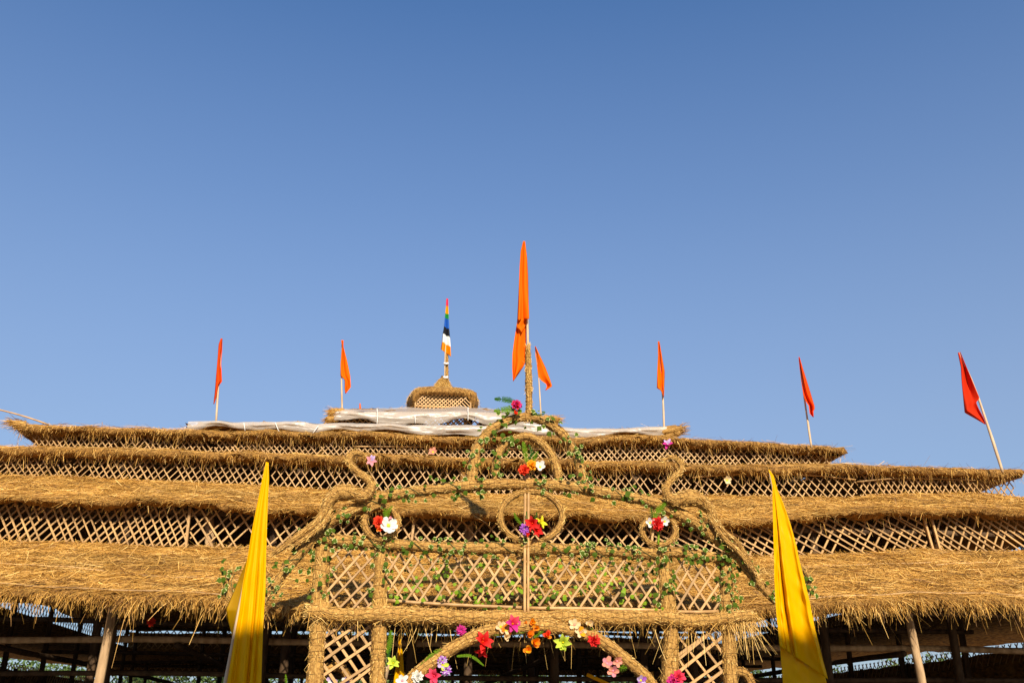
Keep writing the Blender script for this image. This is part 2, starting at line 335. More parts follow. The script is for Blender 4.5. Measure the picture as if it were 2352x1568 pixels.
def rooftop(E, W, n, L=(.25, .75), wd=(.005, .011), lift=.03, jit=.9, rise=.07):
    E = np.asarray(E, float); W = np.asarray(W, float); k = len(E) - 1
    u = rng.random(n) * k; i = np.minimum(u.astype(int), k - 1); f = (u - i)[:, None]; v = rng.random(n)[:, None]
    e = E[i] * (1 - f) + E[i + 1] * f; wv = W[i] * (1 - f) + W[i + 1] * f
    p = e * (1 - v) + wv * v; dn = unit(e - wv); tg = unit(E[i + 1] - E[i]); nr = unit(np.cross(tg, -dn)); nr *= np.sign(nr[:, 2:3])
    q = np.sin(u * .9 + 1.7 * np.sin(v[:, 0] * 5)) * .5
    d = dn * rng.uniform(.1, 1., n)[:, None] + tg * (rng.normal(size=n) * jit + q * .8)[:, None] + nr * (rng.normal(size=n) * rise)[:, None]
    ln = rng.uniform(*L, n)
    return strands(p + nr * (rng.random(n)[:, None] * lift + .005) - unit(d) * ln[:, None] * .4, d, ln, rng.uniform(*wd, n), -nr * .02)
NSTR = [(95000, 11000), (75000, 15000), (14000, 12500), (11000, 11500), (0, 2500), (0, 1500)]
FR = [dict(L=(.06, .24), long=.12, zth=.12), dict(L=(.02, .07), long=.03, zth=.08, hang=.35), dict(L=(.03, .11), long=.06, zth=.10, hang=.8), dict(L=(.03, .10), long=.05, zth=.09, hang=.75), dict(L=(.03, .08), zth=.05), dict(L=(.03, .08), zth=.05)]
for t, (nr, nf), fr in zip(TIER, NSTR, FR):
    n = 150; xs = np.linspace(*t['x'], n); xw = np.linspace(*t['wx'], n)
    E = np.stack([xs, np.full(n, t['Ye']), t['e'](xs)], 1); W = np.stack([xw, np.full(n, t['Yw']), t['w'](xw)], 1)
    sag = np.convolve(rng.normal(size=n + 8), np.ones(9) / 9, 'valid') * .06; E[:, 2] += np.sin(xs * 1.9) * .012 + np.sin(xs * 4.3 + 1) * .012 + sag; E[:, 1] += np.sin(xs * 2.7) * .03
    a = Acc(); a.add(*slab(E, W, t['th'])); sides = []
    Yb, Ywb = 2 * YC - t['Ye'], 2 * YC - t['Yw']
    zr = 4.45 if t['Ye'] < 18 else None                       # the lower roof is flatter at the rear
    for s in (0, -1):                                         # the two flanks, then the rear
        e0, w0 = E[s], W[s]; m = 40
        ee = np.linspace(e0, [e0[0], Yb, zr or e0[2]], m); ww = np.linspace(w0, [w0[0], Ywb, w0[2]], m)
        a.add(*slab(ee, ww, t['th'])); sides.append((ee, ww))
    m = 40; eb = np.linspace([E[0, 0], Yb, zr or E[0, 2]], [E[-1, 0], Yb, zr or E[-1, 2]], m); wbk = np.linspace([W[0, 0], Ywb, W[0, 2]], [W[-1, 0], Ywb, W[-1, 2]], m)
    a.add(*slab(eb, wbk, t['th']))
    roof = a.obj('thatch_roof', M['thatch'], pav)
    S = Straw()
    vis = (xs > -12.5) & (xs < 14.5)
    if nr: S.add(rooftop(E[vis], W[vis], nr, lift=.06))
    if nr: S.add(rooftop(E[vis] + [0, 0, .03], W[vis] + [0, 0, .03], nr // 30, (.2, .6), (.008, .015), .06, 1.6, .22))
    S.add(fringe(E[vis], (0, -1, 0), nf, **fr))
    if nr: S.add(fringe(E[vis] + [0, .06, -t['th'] * .6], (0, -1, 0), int(nf * {17.: .16, 19.5: .02}.get(t['Ye'], .10)), L=(.10, .24) if t['Ye'] < 18 else (.08, .19), long=.12, spread=.2, zth=.04, hang=1.4, fwd=.25))
    if nr: S.add(fringe(E[vis] + [0, .12, .02], (0, -1, 0), nf // 4, L=(.08, .22), zth=.02, hang=.12, fwd=1, spread=.3))
    for (ee, ww), ox in zip(sides, (-1, 1)):
        ns = 900 if t['Ye'] > 20.5 else 200
        S.add(fringe(ee[:24], (ox, 0, 0), ns * 3, **fr)); S.add(rooftop(ee[:24], ww[:24], ns * 2))
    S.obj('straw', M['straw'], roof); t['E'] = E; t['W'] = W; t['roof'] = roof
# straw ropes and bamboo laths lying across the lower slopes
def on_roof(t, px, v):                                        # place on a slope, v = 0 at the eave, 1 at the wall
    Y = t['Ye'] * (1 - v) + t['Yw'] * v; x = P(px, 1300, Y).x
    k = np.interp(x, t['E'][:, 0] * (1 - v) + t['W'][:, 0] * v, np.arange(len(t['E']))); i = int(min(k, len(t['E']) - 2)); f = k - i
    e = t['E'][i] * (1 - f) + t['E'][i + 1] * f; q = t['W'][i] * (1 - f) + t['W'][i + 1] * f
    return Vector(e * (1 - v) + q * v) + Vector((0, -.015, .05))
for tk, a, b, v0, v1, r in [(0, -60, 560, .03, .02, .012), (0, 150, 600, .63, .60, .011), (0, -40, 240, .43, .4, .012), (0, 330, 600, .30, .27, .011), (0, 1840, 2420, .05, .04, .013), (0, 1840, 2180, .70, .72, .012), (0, 1850, 2300, .33, .3, .012),
                            (0, 1840, 2120, .52, .5, .010), (0, 2150, 2420, .66, .6, .012), (1, 1620, 1800, .75, .77, .012), (1, 480, 680, .12, .10, .012), (1, 1380, 1560, .2, .2, .010), (1, 60, 330, .55, .6, .009), (1, 1900, 2300, .14, .12, .012)]:
    pts = [on_roof(TIER[tk], a + (b - a) * k / 7, v0 + (v1 - v0) * k / 7 + random.uniform(-.012, .012)) for k in range(8)]
    tube_obj('binding_rope', pts, r * 1.35, M['bamboo'] if v0 < .1 or random.random() < .3 else M['bundle'], TIER[tk]['roof'], 5, .2, .15)

# lattice walls under each eave -------------------------------------------------
REST = Slats()
def panel(Y, x0, x1, ybot, ytop, A, B, add, wpx):
    """crossed slats between picture columns x0..x1 on the wall plane Y; A leans down to the right, B up to the right: (dx/dy, spacing)"""
    for lay, (k, sp, sg) in enumerate(((A[0], A[1], 1), (B[0], B[1], -1))):
        H = 130; x = x0 - k * H * 1.2 + random.random() * sp
        while x < x1 + k * H * 1.2:
            ta = []; xj = x + random.uniform(-.13, .13) * sp; kk = k * random.uniform(.95, 1.05)
            for s in np.linspace(-H, H, 105):                 # walk the slat, keep what lies in the panel
                q = xj + sg * kk * s; y = ybot((x0 + x1) / 2) + s - 20
                if x0 <= q <= x1 and ytop(q) <= y <= ybot(q) + 3: ta.append((q, y))
            if len(ta) > 3 and random.random() < .04: ta = ta[:len(ta) // 2] if random.random() < .6 else []
            if len(ta) > 3:
                yo = -.012 + lay * .026
                p0, p1 = P(*ta[0], Y + yo), P(*ta[-1], Y + yo)
                add(p0, p1, wpx * mpp(p0) * random.uniform(.8, 1.15), .016)
            x += sp * random.uniform(.93, 1.07)
def pl(pts): xs, ys = zip(*pts); return lambda q: float(np.interp(q, xs, ys))
pwb2 = pl([(-300, 1240), (0, 1247), (231, 1253), (347, 1261), (532, 1261), (700, 1266), (1200, 1278), (1737, 1282), (1850, 1279), (1993, 1273), (2136, 1262), (2155, 1272), (2352, 1270)])
ptp2 = pl([(-300, 1138), (0, 1144), (432, 1160), (953, 1175), (1462, 1190), (1684, 1198), (2039, 1178), (2352, 1180)])
wall2 = tube_obj('lattice_wall', [P(x, pwb2(x) - 1, 19.86) for x in range(-120, 2520, 60)], .03, M['bamboo'], pav, 6, .15, .3)
add2 = lambda a, b, wd, th: slat(a, b, wd, th, wall2, SLAT)
for x0, x1, A, B in [(-70, 432, (.40, 20), (1.15, 20)), (436, 948, (.6, 27), (1.1, 27)), (952, 1498, (.85, 27), (.85, 27)), (1502, 2130, (1.75, 25), (.5, 23)), (2152, 2440, (1.5, 20), (.3, 20))]:
    panel(19.9, x0, x1, pwb2, ptp2, A, B, add2, 4.3)
for x in (434, 950, 1500, 2132, 2150):
    slat(P(x + (12 if x > 2000 else -8), pwb2(x) + 2, 19.84), P(x + (-14 if x > 2000 else 3), ptp2(x), 19.84), .06, .04, wall2, SLAT, name='stake')
pwb3 = pl([(-300, 1090), (0, 1096), (216, 1102), (351, 1110), (594, 1119), (754, 1131), (1068, 1139), (1254, 1141), (1633, 1142), (1869, 1148), (1946, 1149), (2016, 1140), (2352, 1136)])
ptp3 = pl([(-300, 1035), (0, 1042), (777, 1058), (1346, 1070), (2352, 1090)])
addr = lambda a, b, wd, th: REST.add(a, b, wd, th)
tube_obj('bottom_rail', [P(x, pwb3(x) - 1, 21.77) for x in range(-100, 2340, 60)], .025, M['bamboo'], pav, 6, .15, .3)
for x0, x1, A, B in [(-80, 166, (.6, 15), (1.2, 15)), (168, 618, (.55, 17), (1.1, 17)), (622, 1040, (.62, 19), (.85, 19)), (1042, 1500, (.75, 17), (.75, 17)), (1502, 1588, (.8, 15), (.8, 15)), (1592, 1970, (1.0, 19), (.62, 19)), (1974, 2330, (.8, 14), (.5, 14))]:
    panel(21.8, x0, x1, pwb3, ptp3, A, B, addr, 3.0)
pwb4 = pl([(30, 1040), (378, 1044), (777, 1052), (1346, 1068), (1941, 1080)]); ptp4 = pl([(30, 985), (635, 1003), (1346, 1015), (1941, 1036)])
for x0, x1, A, B in [(75, 490, (.7, 14), (.95, 14)), (492, 812, (.8, 13), (1., 13)), (814, 1330, (.9, 13), (.9, 13)), (1332, 1912, (.85, 13.5), (.85, 13.5))]:
    panel(23.6, x0, x1, pwb4, ptp4, A, B, addr, 2.9)
tube_obj('top_rail', [P(x, y, 23.55) for x, y in [(812, 1025), (1000, 1026), (1200, 1030), (1330, 1034)]], .02, M['bamboo'], pav, 6, .1, .3)
tube_obj('top_rail', [P(x, y, 21.72) for x, y in [(1590, 1096), (1700, 1088), (1850, 1090), (1965, 1101)]], .02, M['bamboo'], pav, 6, .1, .3)
tube_obj('top_rail', [P(x, y, 21.72) for x, y in [(1968, 1106), (2060, 1098), (2150, 1099), (2240, 1102)]], .02, M['bamboo'], pav, 6, .1, .3)
p5b = pl([(480, 1012), (1500, 1016)]); p5t = pl([(480, 980), (1500, 986)])
panel(26.7, 1010, 1500, p5b, p5t, (.9, 12), (.9, 12), addr, 2.6); panel(26.7, 470, 1008, p5b, p5t, (.9, 12), (.9, 12), addr, 2.6)
p6b = pl([(700, 985), (1300, 990)]); p6t = pl([(700, 948), (1300, 962)])
panel(30., 784, 1262, p6b, p6t, (.95, 14), (.95, 14), addr, 2.9)
tube_obj('corner_stake', [P(784, 985, 29.97), P(786, 946, 29.97)], .03, M['bamboo'], pav, 6)
# flank and rear walls: lattice seen from inside, and mats added to block light
def far_lattice(a, b, z0, z1, nrm, sp=.3, wd=.045):
    a = Vector(a); b = Vector(b); L = (b - a).length; d = (b - a) / L; h = z1 - z0; o = nrm * .02
    for sg in (1, -1):
        s = -h
        while s < L + h:
            s0, s1 = s, s + sg * h * .8; lo, hi = 0., 1.
            for lim in (0, L):                                # clip to the wall's length
                if (s0 - lim) * (s1 - lim) < 0:
                    f = (lim - s0) / (s1 - s0)
                    if (lim == 0) == (s0 < 0): lo = max(lo, f)
                    else: hi = min(hi, f)
            mid = s0 + (s1 - s0) * (lo + hi) / 2
            if 0 <= mid <= L and hi - lo > .05:
                REST.add(a + d * (s0 + (s1 - s0) * lo) + Vector((0, 0, z0 + h * lo)) + o * sg, a + d * (s0 + (s1 - s0) * hi) + Vector((0, 0, z0 + h * hi)) + o * sg, wd, .015, nrm)
            s += sp
def mat_wall(a, b, z0, z1, name='light_block_mat'):
    a = Vector(a); b = Vector(b); n = max(2, int((b - a).length / .5)); nr = (b - a).cross(Vector((0, 0, 1))).normalized(); V = []
    for k in range(n + 1):
        q = a.lerp(b, k / n) + nr * random.uniform(-.03, .03)
        V += [q + Vector((0, 0, z0)), q + Vector((0, 0, z1 + random.uniform(-.04, .04))), q + nr * .05 + Vector((0, 0, z1 + random.uniform(-.04, .04))), q + nr * .05 + Vector((0, 0, z0))]
    Fc = [(k * 4 + j, k * 4 + (j + 1) % 4, k * 4 + 4 + (j + 1) % 4, k * 4 + 4 + j) for k in range(n) for j in range(4)]
    link(name, mesh(name, [list(v) for v in V], Fc, M['thatch']), pav)
for k in range(5):                                            # wall k+1 stands on roof k and carries roof k+1
    lo, up = TIER[k], TIER[k + 1]; xa, xb = lo['wx']; y0, y1 = lo['Yw'], 2 * YC - lo['Yw']; z0 = zc(lo['w']); z1 = zc(up['e']) + .1
    if k: mat_wall((xb, y1, 0), (xa, y1, 0), z0 - .2, z1)  # upper mats added to shut out sky and dim the inside
    else: far_lattice((xb, y1, 0), (xa, y1, 0), z0, z1, Vector((0, 1, 0))); mat_wall((xb, y1 + .1, 0), (xa, y1 + .1, 0), z0 - .1, z1 - .27)
    if k > 0:
        mat_wall((xa, y1, 0), (xa, y0 + 1, 0), z0 - .2, z1); mat_wall((xb, y0 + 1, 0), (xb, y1, 0), z0 - .2, z1); continue
    far_lattice((xa, y1, 0), (xa, y0, 0), z0, z1, Vector((-1, 0, 0))); far_lattice((xb, y0, 0), (xb, y1, 0), z0, z1, Vector((1, 0, 0)))
far_lattice((XC + 15.4, 48.2, 0), (XC - 15.4, 48.2, 0), 2.6, 4.4, Vector((0, 1, 0)), .30, .035); mat_wall((XC + 15.4, 48.3, 0), (XC - 15.4, 48.3, 0), 0, 2.8); mat_wall((XC + 15.4, 48.3, 0), (XC - 15.4, 48.3, 0), 4.0, 4.6)
far_lattice((XC - 15.4, 48.2, 0), (XC - 15.4, 18, 0), 3.3, 3.8, Vector((-1, 0, 0)), .3, .04); far_lattice((XC + 15.4, 18, 0), (XC + 15.4, 48.2, 0), 3.3, 3.8, Vector((1, 0, 0)), .3, .04)
mat_wall((XC - 15.4, 48.2, 0), (XC - 15.4, 18, 0), 0, 3.6); mat_wall((XC + 15.4, 18, 0), (XC + 15.4, 48.2, 0), 0, 3.6)
REST.obj('lattice_slats', M['bamboo'], pav)

# posts and beams of the frame
def post(x, y, z1, r=.09, mat='dark_log', lean=(0, 0), z0=-.2):
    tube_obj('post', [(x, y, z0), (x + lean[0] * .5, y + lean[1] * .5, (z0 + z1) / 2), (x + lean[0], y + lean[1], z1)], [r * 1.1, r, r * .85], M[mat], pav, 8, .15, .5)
zt = [zc(t['e']) for t in TIER]
def col_to(px, py, Y): return P(px, py, Y)
for pts, r in [([(201, 1720), (227, 1568), (250, 1447), (262, 1370)], .088), ([(2145, 1700), (2118, 1568), (2100, 1480), (2089, 1425), (2076, 1365)], .085)]:
    q = [P(x, y, 17.75) for x, y in pts]; q = [Vector((q[0].x + (q[0].x - q[1].x) * .3, 17.75, -.2))] + q
    tag(tube_obj('post', q, [r * 1.15, r * 1.1, r, r * .9, r * .8], M['log'], pav, 10, .14, .15), 'sunlit debarked leaning post under the front eave')
for x in (-11.6, 11.8, 15): post(x, 17.75, zt[0] + .05, .085, 'log', (random.uniform(-.2, .2), 0))
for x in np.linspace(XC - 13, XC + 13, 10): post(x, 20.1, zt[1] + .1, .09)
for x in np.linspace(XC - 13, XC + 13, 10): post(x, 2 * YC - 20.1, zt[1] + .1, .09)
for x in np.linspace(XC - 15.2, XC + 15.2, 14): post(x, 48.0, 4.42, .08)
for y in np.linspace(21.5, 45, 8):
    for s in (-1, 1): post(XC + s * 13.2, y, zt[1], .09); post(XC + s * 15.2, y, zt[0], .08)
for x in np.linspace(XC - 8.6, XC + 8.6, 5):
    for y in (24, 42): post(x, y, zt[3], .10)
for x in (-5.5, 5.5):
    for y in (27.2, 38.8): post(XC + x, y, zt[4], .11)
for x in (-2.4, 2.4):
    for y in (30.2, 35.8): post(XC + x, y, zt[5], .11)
def beam(a, b, r=.07, mat='dark_log'):
    a = Vector(a); b = Vector(b); n = max(3, int((b - a).length / 3))
    tube_obj('beam', [a.lerp(b, k / n) + Vector((0, 0, random.uniform(-.04, .04))) for k in range(n + 1)], r, M[mat], pav, 8, .2, .4)
zs = [P(300, y, Y).z for y, Y in ((1466, 20.05), (1498, 20.05), (1512, 23.9))]
beam((XC - 13.2, 20.3, zs[0]), (XC + 13.2, 20.3, zs[0] - .05), .065, 'log'); beam((XC - 13.2, 20.35, zs[1] - .35), (XC + 13.2, 20.35, zs[1] - .4), .05)
beam((XC - 13.3, 19.98, zt[1] - .05), (XC + 13.3, 19.98, zt[1] - .12), .07); beam((XC - 13.3, 2 * YC - 20, zt[1]), (XC + 13.3, 2 * YC - 20, zt[1]))
beam((XC - 15.5, 17.75, zt[0] + .02), (XC + 15.5, 17.75, zt[0] + .02), .06)
beam((XC - 15.3, 48, 4.3), (XC + 15.3, 48, 4.3)); beam((XC - 15.3, 48, 3.2), (XC + 15.3, 48, 3.2), .05)
for k, Y in ((2, 23.8), (3, 26.9)):
    xa, xb = TIER[k]['wx']; beam((xa, Y, zt[k + 1] - .12), (xb, Y, zt[k + 1] - .12), .06); beam((xa, 2 * YC - Y, zt[k + 1]), (xb, 2 * YC - Y, zt[k + 1]), .06)
    for x in (xa + .2, xb - .2): beam((x, Y, zt[k + 1] - .1), (x, 2 * YC - Y, zt[k + 1] - .1), .06)
for x in (-9.5, -6, -2.2, 1.6, 5.4, 9): beam((XC + x, 20.2, zs[0] - .12), (XC + x, 45.5, zs[0] - .12), .06)
for y in (24, 29, 34, 39): beam((XC - 13, y, 3.9), (XC + 13, y, 3.9), .06)
for x, y0, y1 in ((480, 1215, 1268), (1075, 1196, 1276)):
    tag(tube_obj('stump', [P(x - 3, y1, 20.25), P(x + 2, (y0 + y1) / 2, 20.25), P(x, y0 - 30, 20.25)], .1, M['log'], pav, 9, .2, .1), 'pale post behind the lowest lattice')

# plastic sheets tied over the two upper eaves
def tarp(t, x0, x1, drop, labels, back=.9):
    n, m = 110, 16; xs = np.linspace(x0, x1, n); V = np.zeros((n, m, 3)); ph = rng.random(6) * 6
    for j in range(m):
        s = j / (m - 1)
        hang = 1 + .25 * np.sin(xs * 1.7 + ph[0]) + .18 * np.sin(xs * 3.9 + ph[1])
        if s < .6:                                            # over the slope, then past the brow
            v = (1 - s / .6) * back; y = t['Ye'] * (1 - v) + t['Yw'] * v; z = t['e'](xs) * (1 - v) + t['w'](np.interp(xs, t['x'], t['wx'])) * v + .07
        else:
            q = (s - .6) / .4; y = t['Ye'] - .12 - .06 * np.sin(q * 3.1) ; z = t['e'](xs) + .05 - drop * q * hang
        wr = .012 * np.sin(xs * 2.3 + j * 1.3 + ph[2]) + .010 * np.sin(xs * 5.1 - j * 1.9 + ph[3]) + .03 * np.sin(xs * 1.1 + ph[4]) + .016 * np.sin(j * 2.4 + xs * .9 + 2 * np.sin(xs * .7)) + rng.normal(size=n) * .004
        xx = xs + (np.interp(xs, t['x'], t['wx']) - xs) * (v if s < .6 else 0)
        V[:, j] = np.stack([xx, np.full(n, y) + wr * .7, z + wr], 1)
    i = np.arange(n - 1)[:, None]; j = np.arange(m - 1)[None]
    Fc = np.stack([i * m + j, i * m + j + 1, (i + 1) * m + j + 1, (i + 1) * m + j], -1).reshape(-1, 4)
    r = thing('plastic_sheet', (XC, t['Ye'], float(t['e'](XC))), *labels)
    link('sheet', mesh('sheet', V.reshape(-1, 3), Fc, M['plastic'], True), r); return r
s5 = tarp(TIER[4], T5L + .05, P(1528, 990, 26).x, .25, ('wrinkled milky plastic sheet over the wide middle eave of the pavilion', 'plastic sheet', 'plastic sheets tied over the upper eaves'))
s6 = tarp(TIER[5], P(766, 946, 29.3).x, P(1268, 962, 29.3).x, .38, ('wrinkled milky plastic sheet on the small roof just below the cupola', 'plastic sheet', 'plastic sheets tied over the upper eaves'), 1.)
for par, Y, pts in [(s5, 25.78, [(632, 970), (638, 985), (646, 998)]), (s5, 25.78, [(731, 978), (722, 990), (715, 999)]), (s5, 25.78, [(560, 971), (563, 990)]), (s6, 29.08, [(866, 938), (867, 955), (866, 976)]), (s6, 29.08, [(953, 955), (954, 972)]), (s6, 29.08, [(1075, 935), (1075, 965)])]:
    tube_obj('tie_string', [P(x, y, Y) for x, y in pts], .012, M['string'], par, 5, 0, .1)
# straw bundles poking out at the corners of the sheeted roofs
for pts, r in [([(1520, 992, 25.9), (1545, 988, 25.8), (1566, 983, 25.75)], .09), ([(1530, 1000, 25.9), (1550, 996, 25.85), (1562, 992, 25.8)], .10), ([(790, 944, 29.25), (775, 943, 29.2), (760, 945, 29.1)], .09), ([(775, 955, 29.3), (762, 960, 29.2), (752, 966, 29.1)], .12),
               ([(1250, 958, 29.2), (1270, 960, 29.1), (1284, 962, 29.)], .08), ([(60, 976, 22.75), (45, 975, 22.7), (30, 973, 22.65)], .10)]:
    q = [P(*k) for k in pts]; b = tube_obj('straw_bundle', q, [r, r, r * .9], M['bundle'], pav, 9, .3, .06)
    S = Straw(); n = 260; a = np.array([list(v) for v in q]); tt = rng.random(n)[:, None]; root = a[0] * (1 - tt) + a[-1] * tt + rng.normal(size=(n, 3)) * r * .5
    S.add(strands(root, (a[-1] - a[0])[None] / np.linalg.norm(a[-1] - a[0]) + rng.normal(size=(n, 3)) * .25, rng.uniform(.1, .32, n), rng.uniform(.008, .015, n))); S.obj('straw', M['straw'], b)

# cupola on top
cz0 = P(1020, 934, 31.62).z; cz1 = P(1020, 905, 31.62).z
cx0, cx1 = P(954, 930, 31.62).x, P(1081, 930, 31.62).x
cy0, cy1 = 31.62, 33.9
acc = Slats()
def cup_panel(a, b, nrm):
    a = Vector(a); b = Vector(b); L = (b - a).length; d = (b - a) / L; h = cz1 - cz0 + .25; zb = cz0 - .2
    for sg in (1, -1):
        s = -h
        while s < L + h:
            t0, t1 = 0., 1.; s0, s1 = s, s + sg * h
            for lim in (0, L):
                if (s0 - lim) * (s1 - lim) < 0:
                    f = (lim - s0) / (s1 - s0)
                    if (lim == 0) == (s0 < 0): t0 = max(t0, f)
                    else: t1 = min(t1, f)
            mid = s0 + (s1 - s0) * (t0 + t1) / 2
            if 0 <= mid <= L and t1 - t0 > .05:
                acc.add(a + d * (s0 + (s1 - s0) * t0) + Vector((0, 0, zb + h * t0)) + nrm * .015 * sg, a + d * (s0 + (s1 - s0) * t1) + Vector((0, 0, zb + h * t1)) + nrm * .015 * sg, .034, .014, nrm)
            s += .135
cup_panel((cx0, cy0, 0), (cx1, cy0, 0), Vector((0, -1, 0))); cup_panel((cx1, cy1, 0), (cx0, cy1, 0), Vector((0, 1, 0)))
cup_panel((cx0, cy1, 0), (cx0, cy0, 0), Vector((-1, 0, 0))); cup_panel((cx1, cy0, 0), (cx1, cy1, 0), Vector((1, 0, 0)))
acc.obj('cupola_lattice', M['bamboo'], pav)
for x, y in ((cx0, cy0), (cx1, cy0), (cx0, cy1), (cx1, cy1)): tube_obj('cupola_post', [(x, y, cz0 - .6), (x, y, cz1 + .1)], .035, M['bamboo'], pav, 6)
for z in (cz0 - .02, cz1 - .02): tube_obj('cupola_rail', [(cx0, cy0 - .03, z), (cx1, cy0 - .03, z)], .022, M['bamboo'], pav, 6)
apex = P(1028, 872, 32.9); ccx, ccy = (cx0 + cx1) / 2 + .03, 32.8
prof = [(1.26, -.34), (1.34, -.22), (1.38, 0), (1.2, .2), (.95, .3), (.64, .36), (.38, .52), (.19, .82), (.06, 1.1)]
zl = P(1020, 897, 31.35).z; sc_z = (apex.z - zl) / 1.0
na = 48; V = []; Fc = []
for k, (r, h) in enumerate(prof):
    for j in range(na):
        a = 2 * math.pi * j / na; sq = 1 / max(abs(math.cos(a)), abs(math.sin(a))) ** .55   # softened square plan
        rr = r * (sq if k < 6 else 1) * .92 * (1 + random.uniform(-.03, .03)); zz = zl + h * (sc_z if h > 0 else 1.) + random.uniform(-.03, .03)
        V.append((ccx + rr * math.cos(a), ccy + rr * 1.17 * math.sin(a), zz if h > -.2 else zl + h * (.3 if abs(math.sin(a)) > .74 else 1.45)))
for k in range(len(prof) - 1):
    for j in range(na): Fc.append((k * na + j, k * na + (j + 1) % na, (k + 1) * na + (j + 1) % na, (k + 1) * na + j))
cap = link('cupola_roof', mesh('cupola_roof', V, Fc, M['thatch'], True), pav)
n = 9000; a = rng.random(n) * 2 * np.pi; k = rng.random(n) ** .6 * 5.9 + 1.6; pr = np.array(prof); rr = np.interp(k, np.arange(len(prof)), pr[:, 0]); hh = np.interp(k, np.arange(len(prof)), pr[:, 1])
sq = np.where(k < 6, 1 / np.maximum(abs(np.cos(a)), abs(np.sin(a))) ** .55, 1) * .92
root = np.stack([ccx + rr * sq * np.cos(a), ccy + rr * 1.17 * sq * np.sin(a), zl + np.where(hh > 0, hh * sc_z, hh * np.where(abs(np.sin(a)) > .74, .3, 1.45)) + .02], 1)
d = np.stack([np.cos(a) * .8, np.sin(a) * .8, np.full(n, -.6)], 1) + rng.normal(size=(n, 3)) * .35
S = Straw(); S.add(strands(root, d, rng.uniform(.05, .17, n), rng.uniform(.008, .014, n), np.array([0, 0, -.04])[None].repeat(n, 0))); S.obj('straw', M['gold_straw'], cap)

# ------------------------------------------------------------------ straw bound gate
GY = 16.
gate = thing('straw_gate', (P(1210, 1400, GY).x, GY, 0), 'ornamental gate of net-bound straw posts, beams and arches before the pavilion', 'gate')
def ground_end(p, q):                                         # run a post on from q (below p) down to the ground
    d = (Vector(q) - Vector(p)); k = (-.15 - q[2]) / d.z; return Vector(q) + d * k
def straw_tube(name, pts, rad, parent, net=.085, dens=520, seg=14, closed=False, cord=.006, rough=.16, hairy=.5, mat='gold_straw'):
    cord *= .62
    p = smooth_path(pts, .05, closed); n = len(p)
    rad = np.full(n, rad) if np.isscalar(rad) else np.interp(np.linspace(0, 1, n), np.linspace(0, 1, len(rad)), rad)
    lump = np.convolve(rng.normal(size=n + 10), np.ones(11) / 11, 'valid') * .22; lump[-5:] *= .3; lump[:5] *= .3; rad = rad * (1 + np.clip(lump, -.14, .16))
    V, Fc = tube(p, rad, seg, rough, closed)
    o = link(name, mesh(name, V, fix(Fc), M['bundle'], True), parent)
    T, U, W = frames(p, closed); L = np.linalg.norm(np.diff(p, axis=0), axis=1).sum(); m = int(L * dens * (rad.mean() / .13) ** .5)
    i = rng.integers(0, n, m); a = rng.random(m) * 2 * np.pi; nr = np.cos(a)[:, None] * U[i] + np.sin(a)[:, None] * W[i]
    root = p[i] + nr * (rad[i] * rng.uniform(.97, 1.06, m))[:, None]
    d = T[i] * np.where(rng.random(m) < .5, 1, -1)[:, None] + np.cross(T[i], nr) * (rng.normal(size=m) * .35)[:, None] + nr * (rng.normal(size=m) * .04 + .02)[:, None]
    hair = rng.random(m) < hairy * .12; d[hair] += nr[hair] * rng.uniform(.2, .8, hair.sum())[:, None]
    ln = rng.uniform(.08, .26, m); S = Straw(); S.add(strands(root - unit(d) * ln[:, None] * .5, d, ln, rng.uniform(.006, .013, m), -nr * (ln * .25)[:, None] * (~hair)[:, None]))
    S.obj('straw', M[mat], o)
    if net:                                                   # twine rings and lengthwise twine of the net
        A = Acc(); k = max(1, int(net / .05 + .5)); b = np.linspace(0, 2 * np.pi, 12, endpoint=False)
        st = np.arange(1, n - 1, k)
        for s in st:
            tilt = random.uniform(-.25, .25); r = rad[s] * 1.045
            ring = p[s] + r * (np.cos(b)[:, None] * U[s] + np.sin(b)[:, None] * W[s]) + T[s] * (np.sin(b + random.random() * 6) * tilt * r)[:, None]
            A.add(*tube(ring, cord, 3, 0, True))
        for c in np.linspace(0, 2 * np.pi, 9)[:-1]:
            wob = c + .12 * np.sin(np.arange(n) * .9 + c * 5)
            A.add(*tube(p + (rad * 1.045)[:, None] * (np.cos(wob)[:, None] * U + np.sin(wob)[:, None] * W), cord, 3, 0, closed, cap=False))
        A.obj('netting', M['cord'], o, 'stuff')
    return o
def pxp(pts, Y): return [P(x, y, Y) for x, y in pts]
s0 = mpp(P(1200, 1300, GY))
GP = [([(742, 1228), (740, 1290), (733, 1365), (732, 1413), (727, 1490), (722.5, 1568)], (15.5, 16, 16, 16.5, 18, 19)),
      ([(876, 1250), (874, 1300), (872, 1367), (872, 1425), (870, 1490), (867, 1568)], (14, 16, 16.5, 17, 18.5, 20)),
      ([(1522, 1268), (1524, 1302), (1532, 1367), (1541, 1436), (1540, 1500), (1538, 1568)], (14, 15, 15.5, 17.5, 18.5, 19)),
      ([(1664, 1282), (1668, 1320), (1668, 1402), (1672, 1448), (1675, 1500), (1678, 1568)], (14, 14.5, 15, 16.5, 17.5, 18))]
posts = []
for pts, r in GP:
    q = pxp(pts, GY); g = ground_end(q[-2], q[-1]); posts.append(straw_tube('post', q + [g], [k * s0 for k in r] + [20 * s0], gate, .08, 700))
TB = [(726, 1234), (740, 1238), (800, 1242), (893, 1249), (1022, 1257), (1219, 1258), (1346, 1263), (1476, 1270), (1545, 1267), (1615, 1277), (1668, 1283)]
topbeam = straw_tube('beam', pxp(TB, GY - .06), 12.5 * s0, gate, .1, 650)
